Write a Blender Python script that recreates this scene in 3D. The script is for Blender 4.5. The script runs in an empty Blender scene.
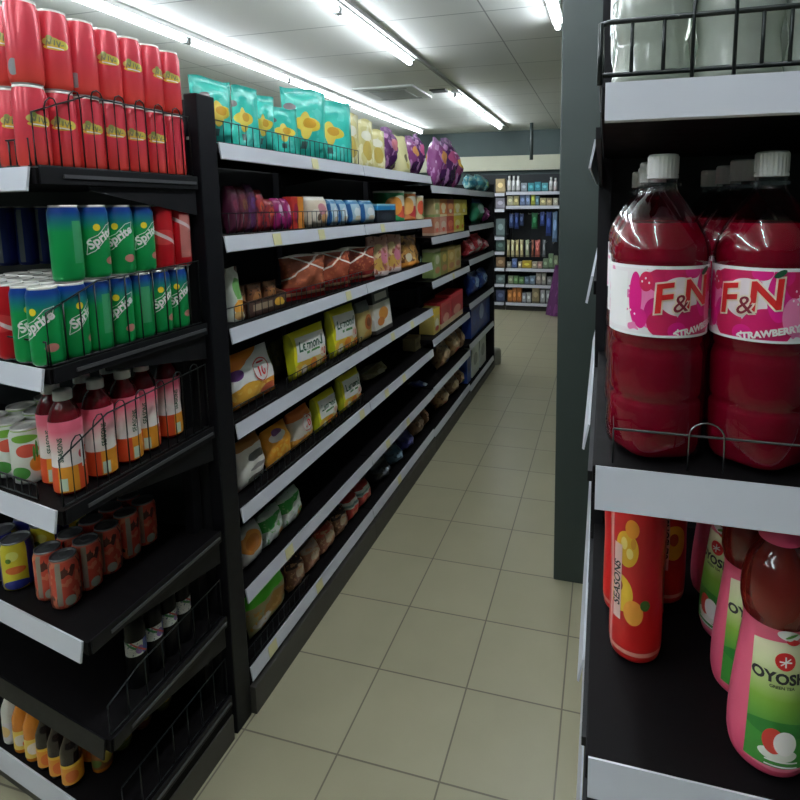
import bpy, bmesh, math, random
from mathutils import Vector, Matrix
PI = math.pi
COL = bpy.context.scene.collection
rnd = random.Random(7)

# ------------------------------------------------------------------ camera model (also used to lay things out along the shelves)
F_PX, YAW, PITCH, ROLL, CX, CY, CAM_H = 554.37, .2614, .1282, .0077, 457.03, 277.04, 1.5285
_f = Vector((-math.sin(YAW)*math.cos(PITCH), math.cos(YAW)*math.cos(PITCH), -math.sin(PITCH)))
_r = Vector((math.cos(YAW), math.sin(YAW), 0)); _d = _f.cross(_r)
CR = math.cos(ROLL)*_r + math.sin(ROLL)*_d
CD = -math.sin(ROLL)*_r + math.cos(ROLL)*_d
CAM = Vector((0, 0, CAM_H))
def ray(px, py): return CR*((px-CX)/F_PX) + CD*((py-CY)/F_PX) + _f
def onx(px, py, x): d = ray(px, py); return CAM + d*(x/d.x)
def ony(px, py, y): d = ray(px, py); return CAM + d*(y/d.y)
def onz(px, py, z): d = ray(px, py); return CAM + d*((z-CAM_H)/d.z)

# ------------------------------------------------------------------ colours and materials
def lin(c):
    return tuple(((v/255)/12.92 if v/255 <= .04045 else ((v/255+.055)/1.055)**2.4) for v in c[:3]) + (1,)
def newmat(name):
    m = bpy.data.materials.new(name); m.use_nodes = True
    b = m.node_tree.nodes['Principled BSDF']
    return m, m.node_tree, b
_mc = {}
def flat(name, rgb, rough=.5, metal=0, trans=0, emit=0, bump=0, spec=.5, alpha=1):
    if name in _mc: return _mc[name]
    m, nt, b = newmat(name)
    b.inputs['Base Color'].default_value = lin(rgb)
    b.inputs['Roughness'].default_value = rough; b.inputs['Metallic'].default_value = metal
    b.inputs['Transmission Weight'].default_value = trans
    b.inputs['Specular IOR Level'].default_value = spec
    b.inputs['Alpha'].default_value = alpha
    if emit:
        b.inputs['Emission Color'].default_value = lin(rgb); b.inputs['Emission Strength'].default_value = emit
    # faint surface wear so nothing is perfectly uniform
    n = nt.nodes.new('ShaderNodeTexNoise'); n.inputs['Scale'].default_value = 40
    tc = nt.nodes.new('ShaderNodeTexCoord'); nt.links.new(tc.outputs['Object'], n.inputs['Vector'])
    mr = nt.nodes.new('ShaderNodeMapRange'); mr.inputs['To Min'].default_value = max(0, rough-.06); mr.inputs['To Max'].default_value = min(1, rough+.06)
    nt.links.new(n.outputs['Fac'], mr.inputs['Value']); nt.links.new(mr.outputs['Result'], b.inputs['Roughness'])
    if bump:
        bp = nt.nodes.new('ShaderNodeBump'); bp.inputs['Strength'].default_value = bump; bp.inputs['Distance'].default_value = .002
        nt.links.new(n.outputs['Fac'], bp.inputs['Height']); nt.links.new(bp.outputs['Normal'], b.inputs['Normal'])
    _mc[name] = m
    return m

def art(name, base, layers=(), rough=.4, metal=0, cyl=False, spec=.5, bump=0, trans=0, coat=0):
    """printed artwork: u,v run 0..1 over the front of the pack (or round a cylinder, .5 = front)"""
    if name in _mc: return _mc[name]
    m, nt, b = newmat(name); N = nt.nodes; L = nt.links
    tc = N.new('ShaderNodeTexCoord')
    sg = N.new('ShaderNodeSeparateXYZ'); L.new(tc.outputs['Generated'], sg.inputs[0])
    def M(op, a, c=None, d=None):
        n = N.new('ShaderNodeMath'); n.operation = op
        for i, x in enumerate((a, c, d)):
            if x is None: continue
            if isinstance(x, (int, float)): n.inputs[i].default_value = x
            else: L.new(x, n.inputs[i])
        return n.outputs[0]
    U, V = sg.outputs[0], sg.outputs[2]
    if cyl:
        so = N.new('ShaderNodeSeparateXYZ'); L.new(tc.outputs['Object'], so.inputs[0])
        U = M('ADD', M('DIVIDE', M('ARCTAN2', so.outputs[0], M('MULTIPLY', so.outputs[1], -1)), 2*PI), .5)
    cur = None
    def mix(fac, c):
        nonlocal cur
        n = N.new('ShaderNodeMix'); n.data_type = 'RGBA'
        L.new(fac, n.inputs[0])
        if cur is None: n.inputs[6].default_value = lin(base)
        else: L.new(cur, n.inputs[6])
        n.inputs[7].default_value = lin(c); cur = n.outputs[2]
    for ly in layers:
        k = ly[0]
        if k == 'e':      # ellipse u v ru rv colour
            _, u, v, ru, rv, c = ly
            a = M('DIVIDE', M('SUBTRACT', U, u), ru); q = M('DIVIDE', M('SUBTRACT', V, v), rv)
            mix(M('LESS_THAN', M('ADD', M('MULTIPLY', a, a), M('MULTIPLY', q, q)), 1), c)
        elif k == 'b':    # horizontal band
            _, v0, v1, c = ly
            mix(M('MULTIPLY', M('GREATER_THAN', V, v0), M('LESS_THAN', V, v1)), c)
        elif k == 'r':    # rectangle
            _, u0, u1, v0, v1, c = ly
            mix(M('MULTIPLY', M('MULTIPLY', M('GREATER_THAN', V, v0), M('LESS_THAN', V, v1)), M('MULTIPLY', M('GREATER_THAN', U, u0), M('LESS_THAN', U, u1))), c)
        elif k == 'g':    # gradient over v0..v1
            _, v0, v1, c = ly
            n = N.new('ShaderNodeMapRange'); L.new(V, n.inputs[0]); n.inputs[1].default_value = v0; n.inputs[2].default_value = v1
            mix(n.outputs[0], c)
        elif k == 'd':    # diagonal band: v + s*u between a and b
            _, s, a0, a1, c = ly
            w = M('ADD', V, M('MULTIPLY', U, s))
            mix(M('MULTIPLY', M('GREATER_THAN', w, a0), M('LESS_THAN', w, a1)), c)
        elif k == 'n':    # noise patches
            _, sc, th, c = ly
            n = N.new('ShaderNodeTexNoise'); n.inputs['Scale'].default_value = sc; n.inputs['Detail'].default_value = 1
            L.new(tc.outputs['Generated'], n.inputs['Vector'])
            mix(M('GREATER_THAN', n.outputs['Fac'], th), c)
        elif k == 'w':    # voronoi lumps (food, berries) inside v0..v1
            _, sc, th, v0, v1, c = ly
            n = N.new('ShaderNodeTexVoronoi'); n.inputs['Scale'].default_value = sc
            L.new(tc.outputs['Generated'], n.inputs['Vector'])
            mix(M('MULTIPLY', M('LESS_THAN', n.outputs['Distance'], th), M('MULTIPLY', M('GREATER_THAN', V, v0), M('LESS_THAN', V, v1))), c)
    if cur is None: b.inputs['Base Color'].default_value = lin(base)
    else: L.new(cur, b.inputs['Base Color'])
    b.inputs['Roughness'].default_value = rough; b.inputs['Metallic'].default_value = metal
    b.inputs['Specular IOR Level'].default_value = spec; b.inputs['Transmission Weight'].default_value = trans
    b.inputs['Coat Weight'].default_value = coat
    if bump:
        n = N.new('ShaderNodeTexNoise'); n.inputs['Scale'].default_value = 25; L.new(tc.outputs['Object'], n.inputs['Vector'])
        bp = N.new('ShaderNodeBump'); bp.inputs['Strength'].default_value = bump; bp.inputs['Distance'].default_value = .01
        L.new(n.outputs['Fac'], bp.inputs['Height']); L.new(bp.outputs['Normal'], b.inputs['Normal'])
    _mc[name] = m
    return m

def clear_mat(name, tint, gloss=.12, tintfac=1.0):
    if name in _mc: return _mc[name]
    m = bpy.data.materials.new(name); m.use_nodes = True; nt = m.node_tree; nt.nodes.clear()
    o = nt.nodes.new('ShaderNodeOutputMaterial'); t = nt.nodes.new('ShaderNodeBsdfTransparent'); g = nt.nodes.new('ShaderNodeBsdfGlossy')
    t.inputs[0].default_value = lin(tint); g.inputs['Roughness'].default_value = .06
    lw = nt.nodes.new('ShaderNodeLayerWeight'); lw.inputs['Blend'].default_value = .35
    pw = nt.nodes.new('ShaderNodeMath'); pw.operation = 'POWER'; pw.inputs[1].default_value = 2.2; nt.links.new(lw.outputs['Facing'], pw.inputs[0])
    mr = nt.nodes.new('ShaderNodeMapRange'); mr.inputs['To Min'].default_value = gloss; mr.inputs['To Max'].default_value = .8
    nt.links.new(pw.outputs[0], mr.inputs['Value'])
    mx = nt.nodes.new('ShaderNodeMixShader'); nt.links.new(mr.outputs['Result'], mx.inputs[0])
    nt.links.new(t.outputs[0], mx.inputs[1]); nt.links.new(g.outputs[0], mx.inputs[2]); nt.links.new(mx.outputs[0], o.inputs[0])
    _mc[name] = m
    return m

BLACK = flat('black_powder_coat', (15, 15, 18), .5, spec=.25)
BLACKDECK = flat('black_shelf_deck', (13, 11, 12), .6, spec=.08)
BLACKPANEL = flat('black_back_panel', (15, 15, 17), .6)
WIRE = flat('dark_wire', (26, 32, 31), .35, metal=.3)
STRIP = flat('white_price_strip', (205, 208, 216), .4)
TAG = flat('pale_yellow_tag', (218, 212, 158), .6)
KICK = flat('grey_kick_plate', (62, 59, 54), .5)
WHITECAP = flat('white_cap', (228, 228, 224), .45)
SILVER = flat('aluminium_lid', (206, 204, 196), .35, metal=.35)
DARKLID = flat('dark_lid', (128, 130, 132), .35, metal=.7)

# ------------------------------------------------------------------ mesh builder
class MB:
    def __init__(s): s.v, s.f, s.mi, s.sm, s.mats = [], [], [], [], []
    def m(s, mat):
        if mat not in s.mats: s.mats.append(mat)
        return s.mats.index(mat)
    def add(s, vs, fs, mat, smooth=False):
        o = len(s.v); k = s.m(mat)
        s.v += [tuple(v) for v in vs]
        for f in fs: s.f.append(tuple(i+o for i in f)); s.mi.append(k); s.sm.append(smooth)
        return s
    def box(s, x0, x1, y0, y1, z0, z1, mat, b=0):
        if b <= 0:
            vs = [(x, y, z) for z in (z0, z1) for y in (y0, y1) for x in (x0, x1)]
            return s.add(vs, [(0,2,3,1),(4,5,7,6),(0,1,5,4),(2,6,7,3),(0,4,6,2),(1,3,7,5)], mat)
        bm = bmesh.new(); bmesh.ops.create_cube(bm, size=1)
        for v in bm.verts: v.co = Vector(((x0+x1)/2+v.co.x*(x1-x0), (y0+y1)/2+v.co.y*(y1-y0), (z0+z1)/2+v.co.z*(z1-z0)))
        bmesh.ops.bevel(bm, geom=bm.edges[:], offset=b, segments=2, profile=.6, affect='EDGES')
        bm.verts.index_update()
        s.add([v.co[:] for v in bm.verts], [[v.index for v in f.verts] for f in bm.faces], mat); bm.free()
        return s
    def prism(s, poly, z0, z1, mat):            # vertical prism from an (x,y) polygon, counter-clockwise
        n = len(poly)
        vs = [(x, y, z0) for x, y in poly] + [(x, y, z1) for x, y in poly]
        return s.add(vs, [tuple(range(n-1, -1, -1)), tuple(range(n, 2*n))] + [(i, (i+1) % n, n+(i+1) % n, n+i) for i in range(n)], mat)
    def sweep(s, prof, p0, p1, out, mat):       # profile (outward, up) swept from p0 to p1
        n = len(prof); out = Vector(out)
        vs = [Vector(p)+out*a+Vector((0, 0, c)) for p in (p0, p1) for a, c in prof]
        return s.add(vs, [tuple(range(n)), tuple(range(2*n-1, n-1, -1))] + [(i, n+i, n+(i+1) % n, (i+1) % n) for i in range(n)], mat)
    def lathe(s, prof, mat, seg=24, smooth=True, c=(0, 0), cap0=True, cap1=True, sq=None):
        vs, fs = [], []
        for r, z in prof:
            for k in range(seg):
                a = 2*PI*k/seg
                vs.append((c[0]+r*math.sin(a), c[1]-r*math.cos(a), z))
        for i in range(len(prof)-1):
            for k in range(seg):
                q = (k+1) % seg
                fs.append((i*seg+k, i*seg+q, (i+1)*seg+q, (i+1)*seg+k))
        s.add(vs, fs, mat, smooth)
        if cap0 and prof[0][0] > 1e-5: s.add(vs[:seg], [tuple(range(seg-1, -1, -1))], mat)
        if cap1 and prof[-1][0] > 1e-5: s.add(vs[-seg:], [tuple(range(seg))], mat)
        return s
    def tube(s, pts, r, mat, seg=6, closed=False):
        pts = [Vector(p) for p in pts]; n = len(pts); vs, fs = [], []
        for i, p in enumerate(pts):
            a = pts[i-1] if i > 0 or closed else p; c = pts[(i+1) % n] if i < n-1 or closed else p
            t = (c-a).normalized(); u = t.cross(Vector((0, 0, 1)))
            if u.length < 1e-3: u = t.cross(Vector((0, 1, 0)))
            u.normalize(); w = u.cross(t)
            vs += [p+u*(r*math.cos(2*PI*k/seg))+w*(r*math.sin(2*PI*k/seg)) for k in range(seg)]
        for i in range(n if closed else n-1):
            j = (i+1) % n
            for k in range(seg): fs.append((i*seg+k, i*seg+(k+1) % seg, j*seg+(k+1) % seg, j*seg+k))
        if not closed: fs += [tuple(range(seg-1, -1, -1)), tuple(range((n-1)*seg, n*seg))]
        return s.add(vs, fs, mat, True)
    def build(s, name, parent=None, loc=(0, 0, 0), rot=(0, 0, 0)):
        me = bpy.data.meshes.new(name); me.from_pydata(s.v, [], s.f)
        for mt in s.mats: me.materials.append(mt)
        me.polygons.foreach_set('material_index', s.mi); me.polygons.foreach_set('use_smooth', s.sm); me.update()
        o = bpy.data.objects.new(name, me); COL.objects.link(o)
        o.parent = parent; o.location = loc; o.rotation_euler = rot
        return o

def tag(o, label, cat, group=None):
    o['label'] = label; o['category'] = cat
    if group: o['group'] = group
    return o
def empty(name, loc=(0, 0, 0), rot=(0, 0, 0)):
    o = bpy.data.objects.new(name, None); COL.objects.link(o); o.location = loc; o.rotation_euler = rot
    o.empty_display_size = .02
    return o
def struct(o): o['kind'] = 'structure'; return o
def copy_thing(root, loc, rot, label, group=None):
    c = root.copy(); COL.objects.link(c); c.location = loc; c.rotation_euler = rot; c['label'] = label
    if group: c['group'] = group
    for ch in list(root.children):
        d = ch.copy(); COL.objects.link(d); d.parent = c
        for g in list(ch.children):
            e = g.copy(); COL.objects.link(e); e.parent = d
    return c
ORD = 'first second third fourth fifth sixth seventh eighth ninth tenth eleventh twelfth thirteenth fourteenth'.split()

# lettering as flat faces
_tc = {}
def text2d(txt, size, shear=0, bold=0, spacing=1.0):
    key = (txt, size, shear, bold, spacing)
    if key in _tc: return _tc[key]
    cu = bpy.data.curves.new('lettering', 'FONT'); cu.body = txt; cu.size = size; cu.shear = shear; cu.offset = bold
    cu.align_x = 'CENTER'; cu.align_y = 'CENTER'; cu.resolution_u = 3; cu.space_character = spacing
    ob = bpy.data.objects.new('lettering', cu); COL.objects.link(ob)
    dg = bpy.context.evaluated_depsgraph_get(); me = bpy.data.meshes.new_from_object(ob.evaluated_get(dg))
    bm = bmesh.new(); bm.from_mesh(me)
    bmesh.ops.triangulate(bm, faces=bm.faces[:])
    if bm.verts:
        xs = [v.co.x for v in bm.verts]; n = max(2, int((max(xs)-min(xs))/(size*.25)))
        for i in range(1, n):
            x = min(xs)+(max(xs)-min(xs))*i/n
            bmesh.ops.bisect_plane(bm, geom=bm.verts[:]+bm.edges[:]+bm.faces[:], plane_co=(x, 0, 0), plane_no=(1, 0, 0))
    bm.verts.index_update()
    r = ([(v.co.x, v.co.y) for v in bm.verts], [[v.index for v in f.verts] for f in bm.faces])
    bm.free(); bpy.data.objects.remove(ob); bpy.data.curves.remove(cu); bpy.data.meshes.remove(me)
    _tc[key] = r
    return r
def rot2(p, a): c, s = math.cos(a), math.sin(a); return (p[0]*c-p[1]*s, p[0]*s+p[1]*c)
def text_on(mb, fn, txt, size, u, v, mat, ang=0, shear=0, bold=0, spacing=1.0):
    """fn maps flat (x, z) on the front of the pack to a 3D point"""
    vs, fs = text2d(txt, size, shear, bold, spacing)
    pts = [rot2(p, ang) for p in vs]
    mb.add([fn(p[0]+u, p[1]+v) for p in pts], fs, mat)
def disc_on(mb, fn, u, v, ru, rv, mat, n=20, ang=0):
    pts = [rot2((ru*math.cos(2*PI*i/n), rv*math.sin(2*PI*i/n)), ang) for i in range(n)]
    mb.add([fn(u, v)]+[fn(u+p[0], v+p[1]) for p in pts], [(0, i+1, (i+1) % n+1) for i in range(n)], mat)
def on_cyl(rfun, lift=.0006):
    def fn(x, z):
        r = rfun(z)+lift; a = x/rfun(z)
        return (r*math.sin(a), -r*math.cos(a), z)
    return fn
def front_plane(y): return lambda x, z: (x, y, z)

# ------------------------------------------------------------------ the setting
XL, XR, YF, YB, ZC = -4.6, 2.6, -2.6, 8.42, 2.63
def floor_mat():
    m, nt, b = newmat('beige_floor_tiles'); N, L = nt.nodes, nt.links
    tc = N.new('ShaderNodeTexCoord'); mp = N.new('ShaderNodeMapping'); mp.inputs['Location'].default_value = (.691, -.0386, 0)
    L.new(tc.outputs['Object'], mp.inputs[0])
    br = N.new('ShaderNodeTexBrick'); br.offset = 0; br.squash = 1
    for k, v in (('Scale', 1), ('Brick Width', .3), ('Row Height', .3), ('Mortar Size', .0028), ('Mortar Smooth', .2), ('Bias', 0)): br.inputs[k].default_value = v
    br.inputs['Color1'].default_value = lin((166, 160, 130)); br.inputs['Color2'].default_value = lin((171, 165, 135)); br.inputs['Mortar'].default_value = lin((112, 106, 88))
    L.new(mp.outputs[0], br.inputs['Vector'])
    n = N.new('ShaderNodeTexNoise'); n.inputs['Scale'].default_value = 6; n.inputs['Detail'].default_value = 5; L.new(tc.outputs['Object'], n.inputs['Vector'])
    mr = N.new('ShaderNodeMapRange'); mr.inputs['To Min'].default_value = .9; mr.inputs['To Max'].default_value = 1.08; L.new(n.outputs['Fac'], mr.inputs['Value'])
    mx = N.new('ShaderNodeMix'); mx.data_type = 'RGBA'; mx.blend_type = 'MULTIPLY'; mx.inputs[0].default_value = 1
    L.new(br.outputs['Color'], mx.inputs[6]); L.new(mr.outputs['Result'], mx.inputs[7]); L.new(mx.outputs[2], b.inputs['Base Color'])
    m2 = N.new('ShaderNodeMapRange'); m2.inputs['To Min'].default_value = .24; m2.inputs['To Max'].default_value = .42; L.new(n.outputs['Fac'], m2.inputs['Value'])
    L.new(m2.outputs['Result'], b.inputs['Roughness'])
    bp = N.new('ShaderNodeBump'); bp.inputs['Strength'].default_value = .3; bp.inputs['Distance'].default_value = .002; bp.invert = True
    L.new(br.outputs['Fac'], bp.inputs['Height']); L.new(bp.outputs['Normal'], b.inputs['Normal'])
    return m
def ceiling_mat():
    m, nt, b = newmat('white_ceiling_panels'); N, L = nt.nodes, nt.links
    tc = N.new('ShaderNodeTexCoord'); mp = N.new('ShaderNodeMapping'); mp.inputs['Location'].default_value = (.7, -.22, 0)
    L.new(tc.outputs['Object'], mp.inputs[0])
    br = N.new('ShaderNodeTexBrick'); br.offset = 0
    for k, v in (('Scale', 1), ('Brick Width', 2.4), ('Row Height', .61), ('Mortar Size', .006), ('Mortar Smooth', .5)): br.inputs[k].default_value = v
    br.inputs['Color1'].default_value = lin((222, 226, 219)); br.inputs['Color2'].default_value = lin((226, 229, 222)); br.inputs['Mortar'].default_value = lin((150, 156, 150))
    L.new(mp.outputs[0], br.inputs['Vector']); L.new(br.outputs['Color'], b.inputs['Base Color']); b.inputs['Roughness'].default_value = .6
    return m
def wall_mat(name, rgb, rough=.6):
    m, nt, b = newmat(name); N, L = nt.nodes, nt.links
    tc = N.new('ShaderNodeTexCoord'); n = N.new('ShaderNodeTexNoise'); n.inputs['Scale'].default_value = 3; n.inputs['Detail'].default_value = 6
    L.new(tc.outputs['Object'], n.inputs['Vector'])
    cr = N.new('ShaderNodeValToRGB'); c = lin(rgb)
    cr.color_ramp.elements[0].color = tuple(x*.9 for x in c[:3])+(1,); cr.color_ramp.elements[1].color = tuple(min(1, x*1.1) for x in c[:3])+(1,)
    L.new(n.outputs['Fac'], cr.inputs[0]); L.new(cr.outputs[0], b.inputs['Base Color']); b.inputs['Roughness'].default_value = rough
    return m
WALL = wall_mat('dark_teal_wall_paint', (84, 100, 98)); PILLAR = wall_mat('dark_green_grey_paint', (50, 61, 57), .5)
CREAMWALL = wall_mat('cream_wall_paint', (222, 222, 196))
struct(MB().box(XL, XR, YF, YB, -.05, 0, floor_mat()).build('floor'))
struct(MB().box(XL, XR, YF, YB, ZC, ZC+.05, ceiling_mat()).build('ceiling'))
struct(MB().box(XL, XR, YB, YB+.05, 0, ZC, WALL).build('wall_back'))
struct(MB().box(XL-.05, XL, YF, YB, 0, ZC, WALL).build('wall_left'))
struct(MB().box(XR, XR+.05, YF, YB, 0, ZC, WALL).build('wall_right'))
struct(MB().box(XL, XR, YF-.05, YF, 0, ZC, WALL).build('wall_front'))
struct(MB().box(-.170, .38, 2.13, 2.66, 0, ZC, PILLAR, .006).build('pillar'))
struct(MB().box(XL, XR, 8.33, YB-.001, 2.045, 2.26, CREAMWALL).build('trim_1'))

# ------------------------------------------------------------------ ceiling lights
TUBE = flat('white_glowing_tube', (238, 246, 255), .4, emit=15.0)
FIT = flat('white_light_fitting', (225, 228, 224), .5)
ENDCAP = flat('grey_tube_socket', (120, 124, 122), .5)
def make_light(length=1.16):
    r = empty('tube_light')
    MB().box(-.034, .034, -length/2-.01, length/2+.01, -.03, 0, FIT, .004).build('batten', r)
    t = MB(); n = 12
    t.tube([(0, -length/2+.02, -.05), (0, length/2-.02, -.05)], .017, TUBE, n); t.build('glowing_tube', r)
    for s in (-1, 1): MB().box(-.014, .014, s*(length/2-.0), s*(length/2-.022), -.068, -.028, ENDCAP, .003).build('socket', r)
    return r
proto = None
rows = {'left': (-2.6, [-.99, .19, 1.36, 2.54, 3.71, 4.88, 6.05, 7.22], 'above the gondola of snacks'),
        'middle': (-1.43, [-1.3, -.1, 1.1, 2.31, 3.48, 5.9, 7.12], 'above the left edge of the aisle'),
        'right': (-.305, [-.65, .55, 1.75, 2.95], 'beside the dark pillar')}  # inner tubes of the right row are unseen, added to brighten aisle and shelves
for rn, (x, ys, where) in rows.items():
    for i, y in enumerate(ys):
        lab = f'white ceiling tube light, {ORD[i]} from the front in the {rn} row'
        if proto is None:
            proto = make_light(); proto.location = (x, y, ZC); tag(proto, lab, 'ceiling light', f'tube lights of the {rn} ceiling row')
        else: copy_thing(proto, (x, y, ZC), (0, 0, 0), lab, f'tube lights of the {rn} ceiling row')
RAIL = flat('grey_metal_rail', (150, 152, 148), .5)
for nm, x in (('left', -2.66), ('middle', -1.375)):
    tag(MB().box(x-.012, x+.012, -1.5, 8.0, ZC-.022, ZC-.0005, RAIL).build('light_rail'), f'long grey metal rail along the {nm} row of ceiling tube lights', 'rail')
def air_vent():
    r = empty('air_conditioner', (-2.03, 5.25, ZC))
    g = flat('grey_vent_plastic', (190, 196, 190), .6); dk = flat('grey_vent_slot', (150, 156, 150), .6)
    MB().box(-.30, .30, -.30, .30, -.02, -.0005, g, .006).build('cover', r)
    MB().box(-.18, .18, -.18, .18, -.026, -.0205, dk, .003).build('intake_grille', r)
    for s in (-1, 1):
        MB().box(-.22, .22, s*.235-.022, s*.235+.022, -.024, -.0205, dk).build('air_slot', r)
    return tag(r, 'square grey cassette air conditioner set in the ceiling panels', 'air conditioner')
air_vent()
tag(MB().box(-1.66, -1.5, 5.22, 5.36, ZC-.012, ZC-.0005, flat('dark_vent', (60, 64, 62), .6), .004).build('ceiling_vent'), 'small dark vent in the ceiling beside the middle tube lights', 'vent')
RX = ony(531.5, 140, 7.7).x
tag(MB().tube([(RX, 7.7, ZC-.001), (RX, 7.7, 2.14)], .024, flat('dark_grey_rod', (54, 64, 62), .5), 8).build('hanging_rod'), 'thin dark rod hanging from the ceiling just left of the pillar', 'rod')

# ------------------------------------------------------------------ shelving
STRIP_PROF = [(0, 0), (.004, .001), (.011, -.042), (.007, -.044)]
def rail_guard(mb, pts, z0s, n, r=.0016, mat=None, hoop=False):
    """wire guard: top rail through pts, bottom rail at z0s, n uprights"""
    mat = mat or WIRE
    pts = [Vector(p) for p in pts]
    low = [Vector((p.x, p.y, z)) for p, z in zip(pts, z0s)]
    mb.tube([low[0]]+pts+[low[-1]], r*1.3, mat, 6); mb.tube(low, r, mat, 6)
    seg = [(pts[i+1]-pts[i]).length for i in range(len(pts)-1)]; tot = sum(seg)
    def at(P, t):
        d = t*tot
        for i, s in enumerate(seg):
            if d <= s or i == len(seg)-1: return P[i].lerp(P[i+1], min(1, d/s))
            d -= s
    prev = None
    for k in range(1, n):
        a, b = at(low, k/n), at(pts, k/n)
        if hoop and k % 2 == 1 and k < n-1:
            c, d = at(low, (k+1)/n), at(pts, (k+1)/n); up = Vector((0, 0, .016))
            mb.tube([a, b, b.lerp(d, .15)+up*.7, b.lerp(d, .5)+up, b.lerp(d, .85)+up*.7, d, c], r, mat, 5)
        elif not hoop: mb.tube([a, b], r, mat, 5)

def gondola_bay(y0, y1, zs, tags, label, guards=()):
    r = empty('gondola_shelf_unit', (-1.2, y0, 0)); O = Vector((1.2, -y0, 0)); L = lambda p: Vector(p)+O
    def bx(x0, x1, a, b, z0, z1, m, bv=0): return MB().box(x0+1.2, x1+1.2, a-y0, b-y0, z0, z1, m, bv)
    bx(-1.44, -1.42, y0+.001, y1-.001, .02, 1.80 if y0 < 3 else 1.74, BLACKPANEL).build('back_panel', r)
    for y in (y0+.012, y1-.012): bx(-1.42, -1.39, y-.012, y+.012, .02, 1.78 if y0 < 3 else 1.72, BLACK).build('upright', r)
    for i, z in enumerate(zs):
        last = i == len(zs)-1
        if last:
            s = bx(-1.39, -1.004, y0+.001, y1-.001, z-.06, z-.001, BLACKDECK, .002).build('base_shelf', r)
            k = bx(-1.39, -.985, y0+.001, y1-.001, 0, z-.061, KICK).build('kick_plate', r)
        else:
            s = bx(-1.388, -1.004, y0+.002, y1-.002, z-.026, z-.001, BLACKDECK, .002).build('shelf', r)
            for y in (y0+.006, y1-.010):
                b = MB(); b.sweep([(0, -.027), (.34, -.027), (.34, -.035), (0, -.085)], L((-1.388, y, z)), L((-1.388, y+.004, z)), (1, 0, 0), BLACK); b.build('bracket', s)
        MB().sweep(STRIP_PROF, L((-1.003, y0+.004, z)), L((-1.003, y1-.004, z)), (1, 0, 0), STRIP).build('price_strip', s)
        for t in tags.get(i, ()):
            y = y0+(y1-y0)*t
            g = MB(); g.sweep([(.0047, -.004), (.0057, -.004), (.0117, -.040), (.0107, -.040)], L((-1.002, y-.022, z)), L((-1.002, y+.022, z)), (1, 0, 0), TAG); g.build('price_tag', s)
        for gi, a, b, h in guards:
            if gi == i:
                g = MB(); rail_guard(g, [L((-1.012, a, z+h)), L((-1.012, b, z+h))], [z+.004]*2, max(3, int((b-a)/.032)), .0013); g.build('wire_guard', s)
    return tag(r, label, 'shelving')
ZA = [1.70, 1.45, 1.193, .915, .660, .405, .150]
ZB = [1.648, 1.340, 1.073, .713, .410, .138]
ZD = [1.645, 1.374, 1.113, .772, .448, .112]
B0, B1, B2, B3, B4 = 1.29, 2.205, 3.155, 4.10, 5.05
gondola_bay(B0, B1, ZA, {0: (.55,), 1: (.27, .58), 2: (.8,), 4: (.9,), 5: (.25,), 6: (.12, .45)},
            'black gondola shelving unit with white price strips nearest the black post',
            [(0, 1.30, 2.19, .060), (1, 1.30, 2.05, .062), (2, 1.30, 2.19, .055), (3, 1.30, 1.52, .045), (3, 1.58, 2.17, .05), (4, 1.38, 2.17, .05), (6, 1.30, 1.66, .05)])
gondola_bay(B1, B2, ZA, {1: (.2,), 3: (.3, .6), 4: (.2, .45), 5: (.2, .5), 6: (.35,)},
            'black gondola shelving unit with white price strips, second from the black post')
gondola_bay(B2, B3, ZB, {2: (.5,)}, 'black gondola shelving unit with fewer, lower shelves, third from the black post')
gondola_bay(B3, B4, ZD, {}, 'black gondola shelving unit at the far end of the aisle')
BUMP = flat('grey_rubber_bumper', (120, 118, 104), .6)
tag(MB().lathe([(.05, 0), (.055, .02), (.055, .13), (.045, .15), (0, .152)], BUMP, 16).build('corner_bumper', None, (-1.0, 5.16, 0)), 'grey rounded corner bumper on the floor at the far end of the gondola', 'bumper')
ep = MB().box(-1.92, -.995, 5.06, 5.085, 0, 1.72, BLACK, .003)
tag(ep.build('partition_board'), 'thin dark board closing the far end of the gondola', 'panel')

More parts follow.
